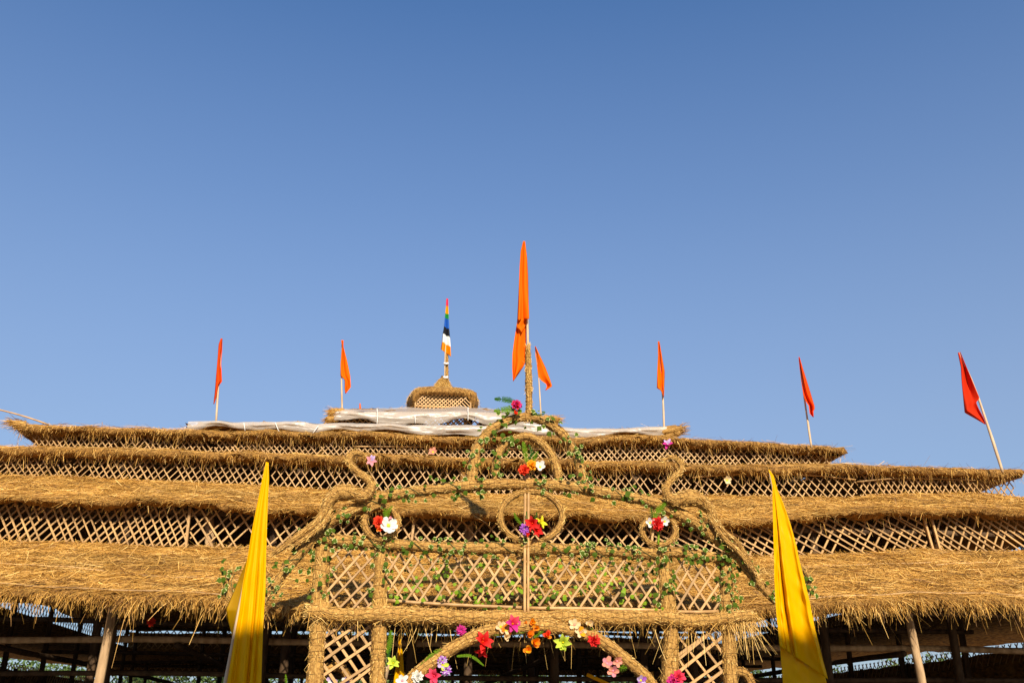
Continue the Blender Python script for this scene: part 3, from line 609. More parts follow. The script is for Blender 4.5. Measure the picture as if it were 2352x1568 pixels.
MB = [(710, 1402), (745, 1407), (800, 1413), (893, 1411), (1068, 1418), (1219, 1419), (1370, 1418), (1430, 1420), (1522, 1418), (1592, 1427), (1661, 1420), (1722, 1412)]
midbeam = straw_tube('beam', pxp(MB, GY - .12), [16 * s0, 17 * s0, 17 * s0, 16.5 * s0, 17 * s0, 14 * s0, 12 * s0], gate, .12, 1000, hairy=.5)
straw_tube('sleeve', pxp([(1198, 1258), (1219, 1257), (1248, 1258)], GY - .06), 18 * s0, gate, .05, 1500)
for i, (x, y) in enumerate([(736, 1398), (872, 1404), (1536, 1414), (1668, 1420)]):
    straw_tube('binding', pxp([(x, y - 14), (x, y), (x, y + 16)], GY - .04), [17 * s0, 21 * s0, 17 * s0], gate, .05, 1800, hairy=2.)
ARC = [(530, 1312), (520, 1332), (524, 1362), (545, 1386), (580, 1388), (608, 1372), (661, 1302), (707, 1249), (754, 1201), (788, 1183), (835, 1160), (893, 1139), (962, 1127), (1022, 1121), (1115, 1113), (1219, 1112), (1300, 1116), (1393, 1132), (1485, 1149),
       (1536, 1169), (1592, 1197), (1638, 1231), (1696, 1279), (1719, 1309), (1777, 1376), (1805, 1394), (1838, 1386), (1856, 1358), (1858, 1330), (1848, 1310)]
arch = straw_tube('great_arch', pxp(ARC, GY - .14), [5 * s0, 9 * s0, 11 * s0, 12.5 * s0, 12.5 * s0, 12.5 * s0, 13 * s0, 13 * s0, 13 * s0, 12.5 * s0, 13 * s0, 12.5 * s0, 11 * s0, 9 * s0, 5 * s0], gate, .11, 650)
CO = [(1082, 1112), (1085, 1085), (1089, 1058), (1096, 1028), (1119, 995), (1150, 974), (1184, 961), (1219, 958), (1254, 970), (1288, 993), (1311, 1023), (1328, 1058), (1335, 1085), (1340, 1118)]
crown = straw_tube('crown_arch', pxp(CO, GY - .1), [12 * s0, 10.5 * s0, 10 * s0, 10 * s0, 11.5 * s0], gate, .1, 700)
CI = [(1138, 1104), (1139, 1080), (1140, 1058), (1154, 1028), (1180, 1009), (1210, 1002), (1237, 1013), (1261, 1037), (1275, 1065), (1284, 1106)]
straw_tube('crown_arch', pxp(CI, GY - .08), 8.3 * s0, gate, .09, 700)
def ring(cx, cy, rx, ry, tr, a0=0, a1=360, Y=GY - .15):
    full = a1 - a0 >= 360; n = 28
    pts = [(cx + rx * math.cos(R(a0 + (a1 - a0) * k / n)), cy - ry * math.sin(R(a0 + (a1 - a0) * k / n))) for k in range(n if full else n + 1)]
    return straw_tube('ring', pxp(pts, Y), tr * s0, gate, .1, 520, 10, full, .007)
ring(1220, 1186, 71, 58, 6.6, -66, 246); ring(875, 1199, 38, 38, 6.8); ring(1513.5, 1218, 38, 33, 6.2)
ENT = [(940, 1700), (925, 1620), (935, 1580), (953, 1552), (999, 1515), (1045, 1485), (1092, 1460), (1126, 1448), (1219, 1437), (1277, 1441), (1346, 1456), (1393, 1480), (1439, 1515), (1485, 1557), (1505, 1600), (1500, 1700)]
q = pxp(ENT, GY - .22); straw_tube('entrance_arch', [Vector((q[0].x, q[0].y, -.1))] + q + [Vector((q[-1].x, q[-1].y, -.1))], 13 * s0, gate, .12, 650)
fin = [(1215.5, 962), (1215, 900), (1214, 850), (1213, 800)]
straw_tube('finial', pxp(fin, GY - .1), [8.2 * s0, 7 * s0, 5.2 * s0], gate, .05, 900, cord=.007)
for a, b in (((1206, 1092), (1205, 1415)), ((1213.5, 1092), (1213, 1415))):
    tube_obj('bamboo_upright', pxp([(a[0] + .5, a[1]), ((a[0] + b[0]) / 2, 1250), b], GY + .0 - .17), 3.3 * s0, M['bamboo2'], gate, 8, .08, .2)
for pts in ([(890, 1378), (953, 1383), (1080, 1390), (1207, 1395)], [(1216, 1396), (1350, 1397), (1485, 1400), (1518, 1402)], [(1556, 1404), (1600, 1405), (1650, 1403)]):
    tube_obj('bamboo_rail', pxp(pts, GY - .05), 4 * s0, M['bamboo2'], gate, 8, .08, .2)
def gate_panel(corners, A, B, wpx=5.6, Y=GY):
    x0, x1, y0, y1 = corners
    par = tube_obj('lattice_panel', pxp([(x0, y0 + 2), ((x0 + x1) / 2, y0 + 3), (x1, y0 + 2)], Y), 3.2 * s0, M['bamboo2'], gate, 7, .08, .2)
    for lay, (k, sp, sg) in enumerate(((*A, 1), (*B, -1))):
        H = y1 - y0; x = x0 - k * H + random.random() * sp * .6
        while x < x1 + k * H:
            kk = k * random.uniform(.93, 1.07); pa = (x, y0) if sg > 0 else (x, y1); pb = (x + kk * H, y1) if sg > 0 else (x + kk * H, y0)
            (xa, ya), (xb, yb) = pa, pb; t0 = max(0, (x0 - xa) / (xb - xa)); t1 = min(1, (x1 - xa) / (xb - xa))
            if t1 - t0 > .12:
                f = lambda t: P(xa + (xb - xa) * t, ya + (yb - ya) * t + random.uniform(-3, 3), Y + .015 - lay * .03)
                slat(f(t0), f(t1), wpx * s0 * random.uniform(.85, 1.15), .02, par, SLAT2)
            x += sp * random.uniform(.88, 1.12)
gate_panel((750, 862, 1246, 1396), (.68, 34), (.95, 33))
gate_panel((884, 1203, 1254, 1380), (.64, 30.5), (.70, 32)); gate_panel((1216, 1516, 1262, 1392), (.66, 29), (.70, 33)); gate_panel((1544, 1654, 1272, 1400), (.68, 27), (.62, 30))
gate_panel((742, 856, 1420, 1720), (.68, 33), (1.45, 44), 7, GY + .03); gate_panel((1556, 1662, 1430, 1720), (.72, 38), (1.35, 40), 7, GY + .03)
# loose straws sticking out of the lower beam
S = Straw(); pb = smooth_path(pxp(MB, GY - .12), .05); n = 320; i = rng.integers(0, len(pb), n); root = pb[i] + rng.normal(size=(n, 3)) * [.05, .06, .05] - [0, .03, .04]
d = rng.normal(size=(n, 3)) * [.6, .35, .4] + [0, -.3, -.55]; ln = rng.uniform(.1, .35, n); S.add(strands(root, d, ln, rng.uniform(.006, .012, n), np.stack([0 * ln, 0 * ln, -ln * .35], 1))); S.obj('loose_straw', M['straw'], midbeam)
S = Straw(); n = 75; x = rng.uniform(880, 1720, n); root = np.array([list(P(a, 1424 + random.uniform(0, 14), GY - .05)) for a in x]); ln = rng.uniform(.25, .75, n)
S.add(strands(root, rng.normal(size=(n, 3)) * [.22, .1, .05] + [0, -.08, -1], ln, rng.uniform(.008, .014, n), rng.normal(size=(n, 3)) * .05, 3)); S.obj('loose_straw', M['gold_straw'], midbeam)
# gold straw tuft hanging from the right end of the beam
S = Straw(); n = 110; x = rng.normal(1700, 22, n); root = np.array([list(P(a, 1412 + random.uniform(0, 10), GY - .12)) for a in x]); ln = rng.uniform(.15, .6, n)
S.add(strands(root, rng.normal(size=(n, 3)) * [.35, .1, .2] + [.25, -.1, -.8], ln, rng.uniform(.007, .013, n), np.stack([0 * ln, 0 * ln, -ln * .3], 1))); S.obj('straw_tuft', M['gold_straw'], midbeam)

# ------------------------------------------------------------------ straw birds on the arch
def bird(label, neck, body, nr, br, tails, beakdir):
    b0 = P(*body[len(body) // 2], GY - .3); r = thing('straw_bird', b0, label, 'straw figure', 'straw swans perched on the gate arch')
    straw_tube('neck', pxp(neck, GY - .3), [k * s0 for k in nr], r, .07, 700, 12, cord=.006)
    straw_tube('body', pxp(body, GY - .3), [k * s0 for k in br], r, .06, 900, 16, cord=.006)
    for tp, tr in tails: straw_tube('tail_feather', pxp(tp, GY - .32), [k * s0 for k in tr], r, .14, 600, 10, cord=.006)
    hx, hy = neck[0]; tube_obj('beak', pxp([(hx, hy), (hx + beakdir * 8, hy + 3), (hx + beakdir * 15, hy + 7)], GY - .3), [3.5 * s0, 2.6 * s0, .8 * s0], M['bundle'], r, 8)
lt = [Z(3, *k) for k in [(1440, 588), (1390, 566), (1340, 580), (1308, 630), (1330, 695), (1400, 765), (1490, 835), (1527, 890), (1510, 950), (1450, 1010), (1380, 1000)]]
lb = [Z(3, *k) for k in [(1480, 985), (1400, 985), (1300, 965), (1200, 970), (1130, 1020), (1085, 1100), (1045, 1190), (985, 1270)]]
bird('straw swan facing right on the gate arch, pink flower at its beak', lt, lb, (5, 7, 7, 7, 8, 9, 10.5, 12, 13, 14), (7, 15, 19, 18.5, 15, 11, 8.5, 7),
     [([Z(3, *k) for k in [(1075, 1130), (990, 1250), (860, 1360), (700, 1470), (575, 1562)]], (7, 7.5, 7.5, 7, 4)), ([Z(3, *k) for k in [(1110, 1180), (1040, 1290), (900, 1400), (760, 1490)]], (6, 6.5, 6, 4))], 1)
rt_ = [Z(7, *k) for k in [(545, 628), (590, 612), (640, 635), (685, 690), (680, 745), (630, 800), (565, 860), (532, 930), (550, 1000), (610, 1045), (680, 1040)]]
rb = [Z(7, *k) for k in [(580, 1030), (660, 1035), (740, 1020), (830, 1025), (910, 1075), (970, 1140), (1000, 1210), (1040, 1280)]]
bird('straw swan facing left on the gate arch beside the magenta flower', rt_, rb, (4, 6, 7, 7, 8, 9, 10.5, 12, 13, 14), (7, 16, 21, 20, 16, 12, 9, 7),
     [([Z(7, *k) for k in [(985, 1170), (1040, 1270), (1130, 1370), (1240, 1455), (1420, 1750)]], (7, 6, 5.5, 5.5, 3)), ([Z(7, *k) for k in [(960, 1200), (1040, 1330), (1120, 1430), (1260, 1560), (1400, 1745)]], (6, 6.5, 6.5, 6, 4))], -1)

# ------------------------------------------------------------------ flags
def sample(e, n):
    e = np.array(e, float); s = np.concatenate([[0], np.cumsum(np.linalg.norm(np.diff(e, axis=0), axis=1))]); t = np.linspace(0, s[-1], n)
    return np.stack([np.interp(t, s, e[:, 0]), np.interp(t, s, e[:, 1])], 1)
def cloth(name, Lp, Rp, Y, mats, parent, folds=2.5, amp=.05, n=46, m=14, bands=None, lag=0., phase=0., topamp=.3, creases=(), slant=0., wrinkle=0.):
    a, b = sample(Lp, n), sample(Rp, n); V = []; ph = random.random() * 6 + phase
    for i in range(n):
        t = i / (n - 1)
        for j in range(m):
            u = j / (m - 1); q = a[i] * (1 - u) + b[i] * u
            u = u + .07 * math.sin(u * 6.3 + ph * 3)
            f = amp * (topamp + (1 - topamp) * t) * (math.sin(u * folds * 2 * math.pi + ph + .7 * math.sin(t * 4)) + .35 * math.sin(u * folds * 4.7 + t * 7 + ph))
            for c0, cw, ca in creases: f += ca * (.25 + .75 * t) * math.exp(-((u - c0 - .04 * math.sin(t * 5 + c0 * 9)) / cw) ** 2)
            if wrinkle: f += wrinkle * (math.sin(t * 31 + u * 9 + 3 * math.sin(u * 5)) + .7 * math.sin(t * 57 - u * 14)) * (.3 + .7 * math.sin(t * 9 + u * 3) ** 2)
            if creases: f *= min(1., abs(b[i][0] - a[i][0]) / 75.)
            V.append(P(q[0], q[1], Y + f + lag + slant * (1 - j / (m - 1)) * min(1, 3 * t)))
    Fc = [(i * m + j, i * m + j + 1, (i + 1) * m + j + 1, (i + 1) * m + j) for i in range(n - 1) for j in range(m - 1)]
    mi = None
    if bands: mi = [next(k for k, bb in enumerate(bands) if (i + .6 * math.sin(j * .8) + .5 * j / m * 2) / (n - 1) <= bb or k == len(bands) - 1) for i in range(n - 1) for j in range(m - 1)]
    o = link(name, mesh(name, [list(v) for v in V], Fc, mats, True, midx=mi), parent)
    md = o.modifiers.new('thickness', 'SOLIDIFY'); md.thickness = .004; md.offset = 0
    return o
OF = 'orange pennants along the pavilion roofs'
FL = [('upright narrow orange pennant, tail hanging straight, on the left sheeted eave', 26.2,
       [(507, 777), (502, 791), (500, 819), (496.6, 859), (493.4, 900), (490.2, 927.5)], [(511, 777), (510.4, 803), (508, 835), (510, 876), (503, 885), (497, 913), (491.8, 928)], [(509, 778), (501, 896), (496, 972)], .028),
      ('orange pennant with folded right tail above the left corner of the small sheeted roof', 29.5,
       [(783.4, 781), (785.9, 795), (782, 835), (782, 863), (791.5, 872), (791.5, 892), (793, 903)], [(789, 781), (789, 796), (797, 827), (804.5, 863), (806, 888.6), (794, 904)], [(786, 783), (784.3, 855), (786, 948)], .03),
      ('small orange pennant just beside the tall gate flag pole', 29.5,
       [(1228.6, 795), (1230, 817.5), (1233.8, 843.5), (1237, 864), (1242.5, 873), (1254.6, 881.7), (1256, 888.7), (1252, 895.6)], [(1230.3, 795), (1240.7, 817.5), (1253, 843.5), (1263, 869.6), (1268.5, 887), (1254.6, 895.6)], [(1229.5, 796), (1237, 864), (1243, 962)], .026),
      ('orange pennant standing straight at the right end of the sheeted eave', 26.2,
       [(1511, 783.7), (1511.4, 816), (1509.6, 852), (1508.7, 891), (1517.7, 896), (1521, 904), (1524, 911)], [(1514.6, 783.7), (1521, 820), (1526.7, 852), (1526.7, 863), (1525.8, 888), (1525, 911)], [(1513, 785), (1522, 904), (1525.5, 992)], .03),
      ('orange pennant on a slightly leaning pole above the thatch corner', 23.,
       [(1834.3, 819.6), (1837, 848), (1842.4, 888), (1846, 909), (1852, 923.6), (1857.6, 931), (1860, 950), (1867.5, 957.7)], [(1836.5, 819.6), (1845, 848), (1857.6, 888), (1871, 932.6), (1871, 940), (1868.4, 943), (1869, 957.7)], [(1835.5, 821), (1847, 911), (1864, 1028)], .028),
      ('deep orange pennant on a strongly leaning pole at the far end of the roof', 21.1,
       [(2200, 810), (2206.8, 843), (2208.8, 879), (2212.7, 918), (2215.7, 947.6), (2238, 960), (2262, 974)], [(2205.8, 808), (2224.5, 853), (2250, 914), (2242, 924), (2248, 938), (2258, 957), (2264, 974)], [(2203, 810), (2248, 916), (2303, 1084)], .035)]
FM = ['red_orange', 'orange', 'orange', 'orange', 'red_orange', 'deep_red']; FF = [.8, 1.3, .9, 1.6, 1.1, 1.0]; FA = [.10, .07, .09, .08, .11, .13]
for kf, (lab, Y, Lp, Rp, pole, r) in enumerate(FL):
    b = P(*pole[-1], Y + .15); f = thing('pennant', b, lab, 'flag', OF)
    tube_obj('pole', pxp(pole, Y + .02), [r * .6, r * .85, r * .8, r * 1.05, r], M['pole'], f, 8, .22, .2)
    cloth('cloth', Lp, Rp, Y - .05, M[FM[kf]], f, FF[kf], FA[kf], 40, 14, topamp=.5)
f = thing('pennant', P(827, 960, 35.5), 'only the red tip of a pennant showing over the small sheeted roof', 'flag', OF)
zb = TIER[5]['e'](XC) ; q = P(827, 929, 35.2)
tube_obj('pole', [Vector((q.x, q.y, float(zb) - .1)), q], .02, M['pole'], f, 6)
cloth('cloth', [(825.5, 926), (825, 940), (824, 955)], [(828, 926), (830, 940), (831, 955)], 35.15, M['orange'], f, 1., .03, 10, 6)
# fallen pole at the left corner
f = tag(tube_obj('fallen_pole', [P(-90, 922, 22.5), P(0, 941, 22.6), P(60, 957, 22.7), P(112, 975, 22.85)], [.014, .016, .018, .02], M['bamboo2'], None, 8, .06, .2), 'thin fallen pole lying out over the corner of the thatch', 'pole')
# the tall orange flag on the gate
f = thing('gate_flag', P(1213, 800, GY - .1), 'tall two-fold orange flag on the straw-wrapped finial pole of the gate', 'flag')
tube_obj('pole', pxp([(1203.5, 556), (1208, 650), (1211, 734), (1213, 810)], GY - .1), [.014, .018, .022, .024], M['pole'], f, 8, .05, .2)
cloth('cloth', [(1201.5, 554), (1195.8, 577), (1193.4, 612), (1191, 674), (1188, 737)], [(1206, 554), (1210.8, 593), (1213, 633), (1214.3, 697), (1215.4, 732)], GY - .17, M['orange'], f, 1.5, .05, 40, 14)
cloth('cloth', [(1190, 725), (1186, 750), (1180.7, 785), (1177, 813), (1176.5, 843), (1178.5, 876)], [(1210, 725), (1208.5, 745), (1208.5, 829), (1201.5, 843), (1192, 857), (1180, 874)], GY - .06, M['orange'], f, 1.4, .06, 40, 14)
cloth('fold', [(1188, 733), (1186, 752), (1196, 762)], [(1212, 731), (1209, 740), (1200, 764)], GY - .12, M['orange'], f, .8, .05, 10, 8)
# striped flag on the cupola
f = thing('striped_flag', P(1026, 872, 32.8), 'rainbow-striped drooping flag on the cupola top', 'flag')
straw_tube('pole', pxp([(1027, 878), (1026.5, 840), (1026.5, 800)], 32.75), [.055, .05, .045], f, .07, 500, 8)
tube_obj('thin_pole', pxp([(1021.5, 870), (1022.5, 810), (1027, 688)], 32.68), .022, M['pole'], f, 7)
for x, y in ((1024, 866), (1025, 834)): tube_obj('white_tie', pxp([(x - 6, y), (x, y + 1), (x + 5, y)], 32.62), .05 if y > 850 else .04, M['string'], f, 7)
cloth('cloth', [(1025, 685.5), (1024, 704.6), (1022, 727), (1019.4, 753), (1016.8, 767), (1015, 784.5), (1012.4, 802)], [(1029.3, 685.5), (1029.8, 708), (1030.7, 732), (1032, 757), (1033.8, 778), (1035, 797), (1035.9, 819)], 32.6,
      [col(c) for c in ('rose', 'marigold', 'green', 'blue', 'black', 'white', 'orange')], f, 1.3, .08, 60, 14, [.14, .28, .37, .54, .68, .84, 1.01])
# yellow banners before the gate
YB = 'yellow satin banners standing before the gate'; BY = 11.
b = P(505, 1850, BY); f = thing('yellow_banner', (P(490, 1800, BY).x, BY, 0), 'furled yellow satin banner of many narrow folds with a grey pole at its edge', 'banner', YB)
pp = pxp([(614, 1062), (592, 1190), (570, 1300), (549, 1405), (531, 1500), (518, 1568), (500, 1662)], BY + .04)
tube_obj('pole', pp + [ground_end(pp[-2], pp[-1])], [.012, .018, .022, .024, .026, .028, .03, .03], M['dark_log'] if False else M['pole'], f, 8, .05, .2)
cloth('cloth', [(611, 1060), (602, 1100), (590, 1160), (578, 1220), (567, 1290), (557, 1345), (550, 1400), (541, 1450), (531, 1510), (521, 1568), (508, 1640), (495, 1740)],
      [(617, 1062), (618, 1100), (615, 1160), (612, 1250), (610, 1350), (604, 1450), (600, 1568), (597, 1660), (592, 1760)], BY - .04, M['yellow'], f, .9, .03, 90, 48, topamp=.25, creases=((.12, .05, .05), (.26, .08, .10), (.38, .03, -.03), (.50, .04, .10), (.62, .08, -.05), (.83, .05, .045)), wrinkle=.007)
cloth('fold', [(574, 1268), (556, 1312), (535, 1362), (519, 1398), (524, 1425), (536, 1468)], [(580, 1268), (572, 1315), (562, 1355), (556, 1388), (549, 1420), (540, 1468)], BY + .06, M['yellow'], f, .6, .03, 40, 12, slant=.45)
f = thing('yellow_banner', (P(1830, 1800, BY).x, BY, 0), 'wide yellow satin banner with one long crease and a turned-up lower corner', 'banner', YB)
pp = pxp([(1768, 1084), (1800, 1250), (1835, 1420), (1866, 1560), (1890, 1660)], BY + .1); tube_obj('pole', pp + [ground_end(pp[-2], pp[-1])], [.012, .02, .024, .026, .03, .03], M['pole'], f, 8, .05, .2)
cloth('cloth', [(1765, 1080), (1770, 1093), (1774, 1115), (1774.5, 1162), (1777, 1254), (1778, 1321), (1781.5, 1390), (1786, 1436), (1791, 1483)],
      [(1767, 1078), (1777, 1092), (1786, 1125), (1800, 1157), (1816, 1204), (1830, 1255), (1835, 1281), (1860, 1381), (1869.5, 1432), (1888, 1506), (1902, 1559)], BY - .06, M['yellow'], f, .8, .03, 90, 56, topamp=.35, phase=1., creases=((.13, .05, .04), (.30, .04, .11), (.40, .06, -.06), (.66, .10, .05), (.86, .05, -.03)), wrinkle=.007)
cloth('lower_cloth', [(1783, 1400), (1787, 1450), (1792, 1490), (1798, 1568), (1806, 1680), (1812, 1760)], [(1866, 1420), (1880, 1480), (1890, 1530), (1899, 1568), (1896, 1660), (1890, 1760)], BY + .02, M['yellow'], f, 1.3, .035, 60, 30, wrinkle=.006)

# things behind the gate, in the doorway
f = thing('yellow_banner', (P(895, 1700, 17.).x, 17., 0), 'small furled orange-yellow banner seen through the gate opening', 'banner')
pp = pxp([(918, 1455), (912, 1520), (905, 1600), (898, 1690)], 17.05); tube_obj('pole', pp + [ground_end(pp[-2], pp[-1])], .014, M['pole'], f, 7)
cloth('cloth', [(917, 1455), (912, 1510), (903, 1568), (895, 1640)], [(919, 1455), (925, 1500), (930, 1568), (932, 1640)], 17., M['yellow'], f, 1.6, .05, 40, 16)
pp = pxp([(894, 1510), (886, 1540), (879, 1568), (862, 1640)], 16.6); f = tag(tube_obj('wooden_stake', pp + [ground_end(pp[-2], pp[-1])], [.05, .06, .06, .06, .06], M['pole'], None, 6, .1, .2), 'pale wooden stake leaning behind the gate post', 'stake')
pp = pxp([(1348, 1548), (1390, 1567), (1440, 1590), (1500, 1625)], 16.5); f = tag(tube_obj('painted_stick', pp + [Vector((P(1600, 1700, 16.5).x, 16.5, 0))], .03, col('marigold'), None, 7, .05, .2), 'slanting orange-yellow stick in the gate doorway', 'stick')
for pts, lab in (([Z(4, *k) for k in [(1035, 1640), (1025, 1540), (1060, 1450), (1150, 1405), (1240, 1425), (1290, 1500), (1310, 1600), (1330, 1700)]], 'dark hooped straw figure over blue flowers in the lower lattice'),
                 ([Z(8, *k) for k in [(1080, 1510), (1160, 1480), (1240, 1455), (1310, 1470), (1365, 1540), (1390, 1640), (1395, 1720)]], 'dark hooped straw figure curling out from the outer gate post')):
    q = pxp(pts, GY + .25); h = thing('straw_hoop', (q[-1].x, q[-1].y, 0), lab, 'straw figure')
    o = straw_tube('hoop', q + [Vector((q[-1].x + .05, q[-1].y, -.05))], 9.5 * s0, h, .1, 300, 10, cord=.007, mat='straw')

# ------------------------------------------------------------------ ivy
def leaf_mesh(name, m0, m1):
    o = [(0, 0, 0), (-.30, .12, .03), (-.46, .38, .0), (-.30, .62, .06), (-.10, .80, .03), (0, 1.05, -.06), (.12, .80, .03), (.34, .60, .06), (.44, .36, 0), (.28, .10, .03)]
    c = Vector((0, .42, .0)); V = [Vector(v) for v in o] + [c + (Vector(v) - c) * .74 + Vector((0, 0, .05)) for v in o] + [c + Vector((0, 0, .02))]
    n = len(o); Fc = [(k, (k + 1) % n, n + (k + 1) % n, n + k) for k in range(n)] + [(n + k, n + (k + 1) % n, 2 * n) for k in range(n)]
    return mesh(name, [list(v) for v in V], Fc, [m0, m1], True, midx=[1, 1, 0, 1, 0, 0, 0, 1, 1, 0] + [0] * n)
LEAF = [leaf_mesh('leaf', M['leaf_green'], M['leaf_rim']), leaf_mesh('leaf', M['leaf_green'], M['leaf_green']), leaf_mesh('leaf', M['leaf_lime'], M['leaf_lime'])]
def leaf(parent, p, nrm, size, kind=None):
    nrm = Vector(nrm).normalized(); up = Vector((random.uniform(-1, 1), random.uniform(-.4, .4), random.uniform(-1.1, .6))); up = (up - nrm * up.dot(nrm)).normalized(); x = up.cross(nrm)
    m = Matrix((x * size, up * size, nrm * size)).transposed().to_4x4(); m.translation = p
    k = kind if kind is not None else (0 if random.random() < .55 else 1)
    o = bpy.data.objects.new('leaf', LEAF[k]); C.objects.link(o); o.parent = parent; o.matrix_basis = m; o.matrix_parent_inverse = Matrix.Translation(-Vector(parent.location))
IVY = 'variegated ivy strands on the gate'
def ivy(pts, Y, n, rad, label, spread=8, size=(6.5, 16), turns=3., kinds=None):
    path = smooth_path(pxp(pts, Y), .08); L = len(path); t = np.linspace(0, 1, L); T, U, W = frames(path)
    a = t * turns * 2 * np.pi; sp = path + (U * np.cos(a)[:, None] + W * np.sin(a)[:, None]) * rad * s0 * 1.12
    f = thing('ivy_vine', Vector(path[0]), label, 'ivy', IVY); n = int(n * 2.3)
    V, Fc = tube(sp, .007, 4); link('stem', mesh('stem', V, fix(Fc), M['stem']), f)
    g = 0
    while g < n:
        i = min(L - 1, int(L * ((g + random.uniform(-2, 4)) / n) % L)); base = path[i]
        for _ in range(random.choice((1, 2, 3, 3, 4))):
            ang = random.uniform(0, 2 * math.pi); off = (math.cos(ang) * U[i] + math.sin(ang) * W[i]); off[1] = -abs(off[1]) * .8 - .15
            p = base + off * s0 * (rad + random.uniform(.5, spread)) + rng.normal(size=3) * .045
            leaf(f, p, Vector(off) * .6 + Vector((random.uniform(-.5, .5), -.9, random.uniform(-.2, .7))), random.uniform(*size) * s0, None if kinds is None else random.choice(kinds)); g += 1
ivy(TB[1:5], GY - .06, 26, 12.5, 'ivy strand along the upper beam between the two posts under the left swan and beyond'); ivy(TB[4:7], GY - .06, 30, 12.5, 'ivy strand along the upper beam beneath the large centre ring'); ivy(TB[6:], GY - .06, 38, 12.5, 'ivy strand along the upper beam below the ring with the red carnation')
ivy(ARC[5:10], GY - .14, 26, 12.5, 'ivy strand on the arch arm below the swan that faces right'); ivy(ARC[10:15], GY - .14, 24, 12.5, 'ivy strand on the arch between the right-facing swan and the crown'); ivy(ARC[15:19], GY - .14, 24, 12.5, 'ivy strand on the arch between the crown and the left-facing swan'); ivy(ARC[19:25], GY - .14, 26, 12.5, 'ivy strand on the arch arm below the swan that faces left')
ivy(ARC[:3], GY - .14, 9, 9, 'ivy tuft on the curled arch end beside the furled yellow banner'); ivy(ARC[-4:], GY - .14, 10, 9, 'ivy tuft on the curled arch end beside the wide yellow banner')
ivy(CO[:7], GY - .1, 26, 10, 'ivy strand climbing the crown arch below the fern and magenta flower', turns=2); ivy(CO[7:], GY - .1, 26, 10, 'ivy strand descending the crown arch on the side away from the fern', turns=2); ivy(CI[:5], GY - .08, 18, 8, 'ivy strand on the inner crown arch')
ivy(GP[0][0][:4], GY, 24, 13, 'ivy strand on the upper post next to the furled banner'); ivy(GP[1][0][:4], GY, 16, 13, 'ivy strand on the upper post below the ring with the white daisy'); ivy(GP[2][0][:3], GY, 22, 13, 'ivy strand on the upper post below the ring with the carnation'); ivy(GP[3][0][:3], GY, 30, 13, 'thick ivy strand on the upper post next to the wide banner', 14)
ivy([(890, 1368), (1000, 1350), (1120, 1372), (1205, 1365)], GY + .12, 44, 3, 'lime-green creeper behind the wide lattice panel under the daisy ring', 40, (8, 14), kinds=(2, 2, 1)); ivy([(1220, 1372), (1320, 1350), (1420, 1376), (1510, 1360)], GY + .12, 40, 3, 'lime-green creeper behind the wide lattice panel under the carnation ring', 40, (8, 14), kinds=(2, 2, 1))
ivy([(900, 1290), (1050, 1300), (1200, 1295)], GY + .1, 20, 3, 'leafy creeper just under the upper beam behind the lattice', 18, (8, 13), kinds=(1, 0, 2)); ivy([(1225, 1296), (1360, 1300), (1500, 1308)], GY + .1, 20, 3, 'second leafy creeper just under the upper beam, towards the carnation ring', 18, (8, 13), kinds=(1, 0, 2))

# ------------------------------------------------------------------ flowers and ferns
PET = {}
def petal(shape, c):
    k = (shape, c)
    if k not in PET:
        nu, nv = 5, 4; V = []
        for i in range(nu + 1):
            t = i / nu
            wd = {'point': .42 * math.sin(math.pi * min(1, t * .93 + .04)) ** .8, 'round': .62 * math.sin(math.pi * (t * .86 + .02)) ** .6, 'ruffle': .25 + .75 * t}[shape] * .5
            for j in range(nv + 1):
                s = j / nv * 2 - 1
                z = {'point': .28 * t * t - .5 * t ** 3, 'round': .1 * t * t, 'ruffle': .1 * t}[shape] + s * s * wd * .35
                if shape == 'ruffle': z += .16 * t * math.sin(s * 7 + t); 
                V.append((s * wd, t * (1 - (.12 * math.sin(s * 9) if shape == 'ruffle' and i == nu else 0)), z))
        Fc = [(i * (nv + 1) + j, i * (nv + 1) + j + 1, (i + 1) * (nv + 1) + j + 1, (i + 1) * (nv + 1) + j) for i in range(nu) for j in range(nv)]
        PET[k] = mesh('petal', V, Fc, petal_mat(c), True)
    return PET[k]
def petal_mat(c):                                              # petals deepen towards the throat and carry faint veins
    k = 'throat_' + c
    if k not in M:
        m = mat_cloth('petal ' + c, COL[c], .3, .9); nt = m.node_tree; b = nt.nodes['Principled BSDF']; M[k] = m
        tc = nt.nodes.new('ShaderNodeTexCoord'); sp = nt.nodes.new('ShaderNodeSeparateXYZ'); n = nt.nodes.new('ShaderNodeTexNoise'); n.inputs['Scale'].default_value = 1; n.inputs['Detail'].default_value = 3
        mp = nt.nodes.new('ShaderNodeMapping'); mp.inputs['Scale'].default_value = (14, 2, 2); ad = nt.nodes.new('ShaderNodeMath'); ad.operation = 'MULTIPLY_ADD'; ad.inputs[1].default_value = .5
        nt.links.new(tc.outputs['Object'], sp.inputs[0]); nt.links.new(tc.outputs['Object'], mp.inputs[0]); nt.links.new(mp.outputs[0], n.inputs['Vector']); nt.links.new(n.outputs[0], ad.inputs[0]); nt.links.new(sp.outputs['Y'], ad.inputs[2])
        q = Vector(COL[c]); g = q * .45; lt = q.lerp(Vector((.9, .8, .7)), .03)
        rp = ramp(nt, [(.25, tuple(g)), (.62, tuple(q)), (1., tuple(lt))]); nt.links.new(ad.outputs[0], rp.inputs[0]); nt.links.new(rp.outputs[0], b.inputs['Base Color'])
    return M[k]
CEN = {}
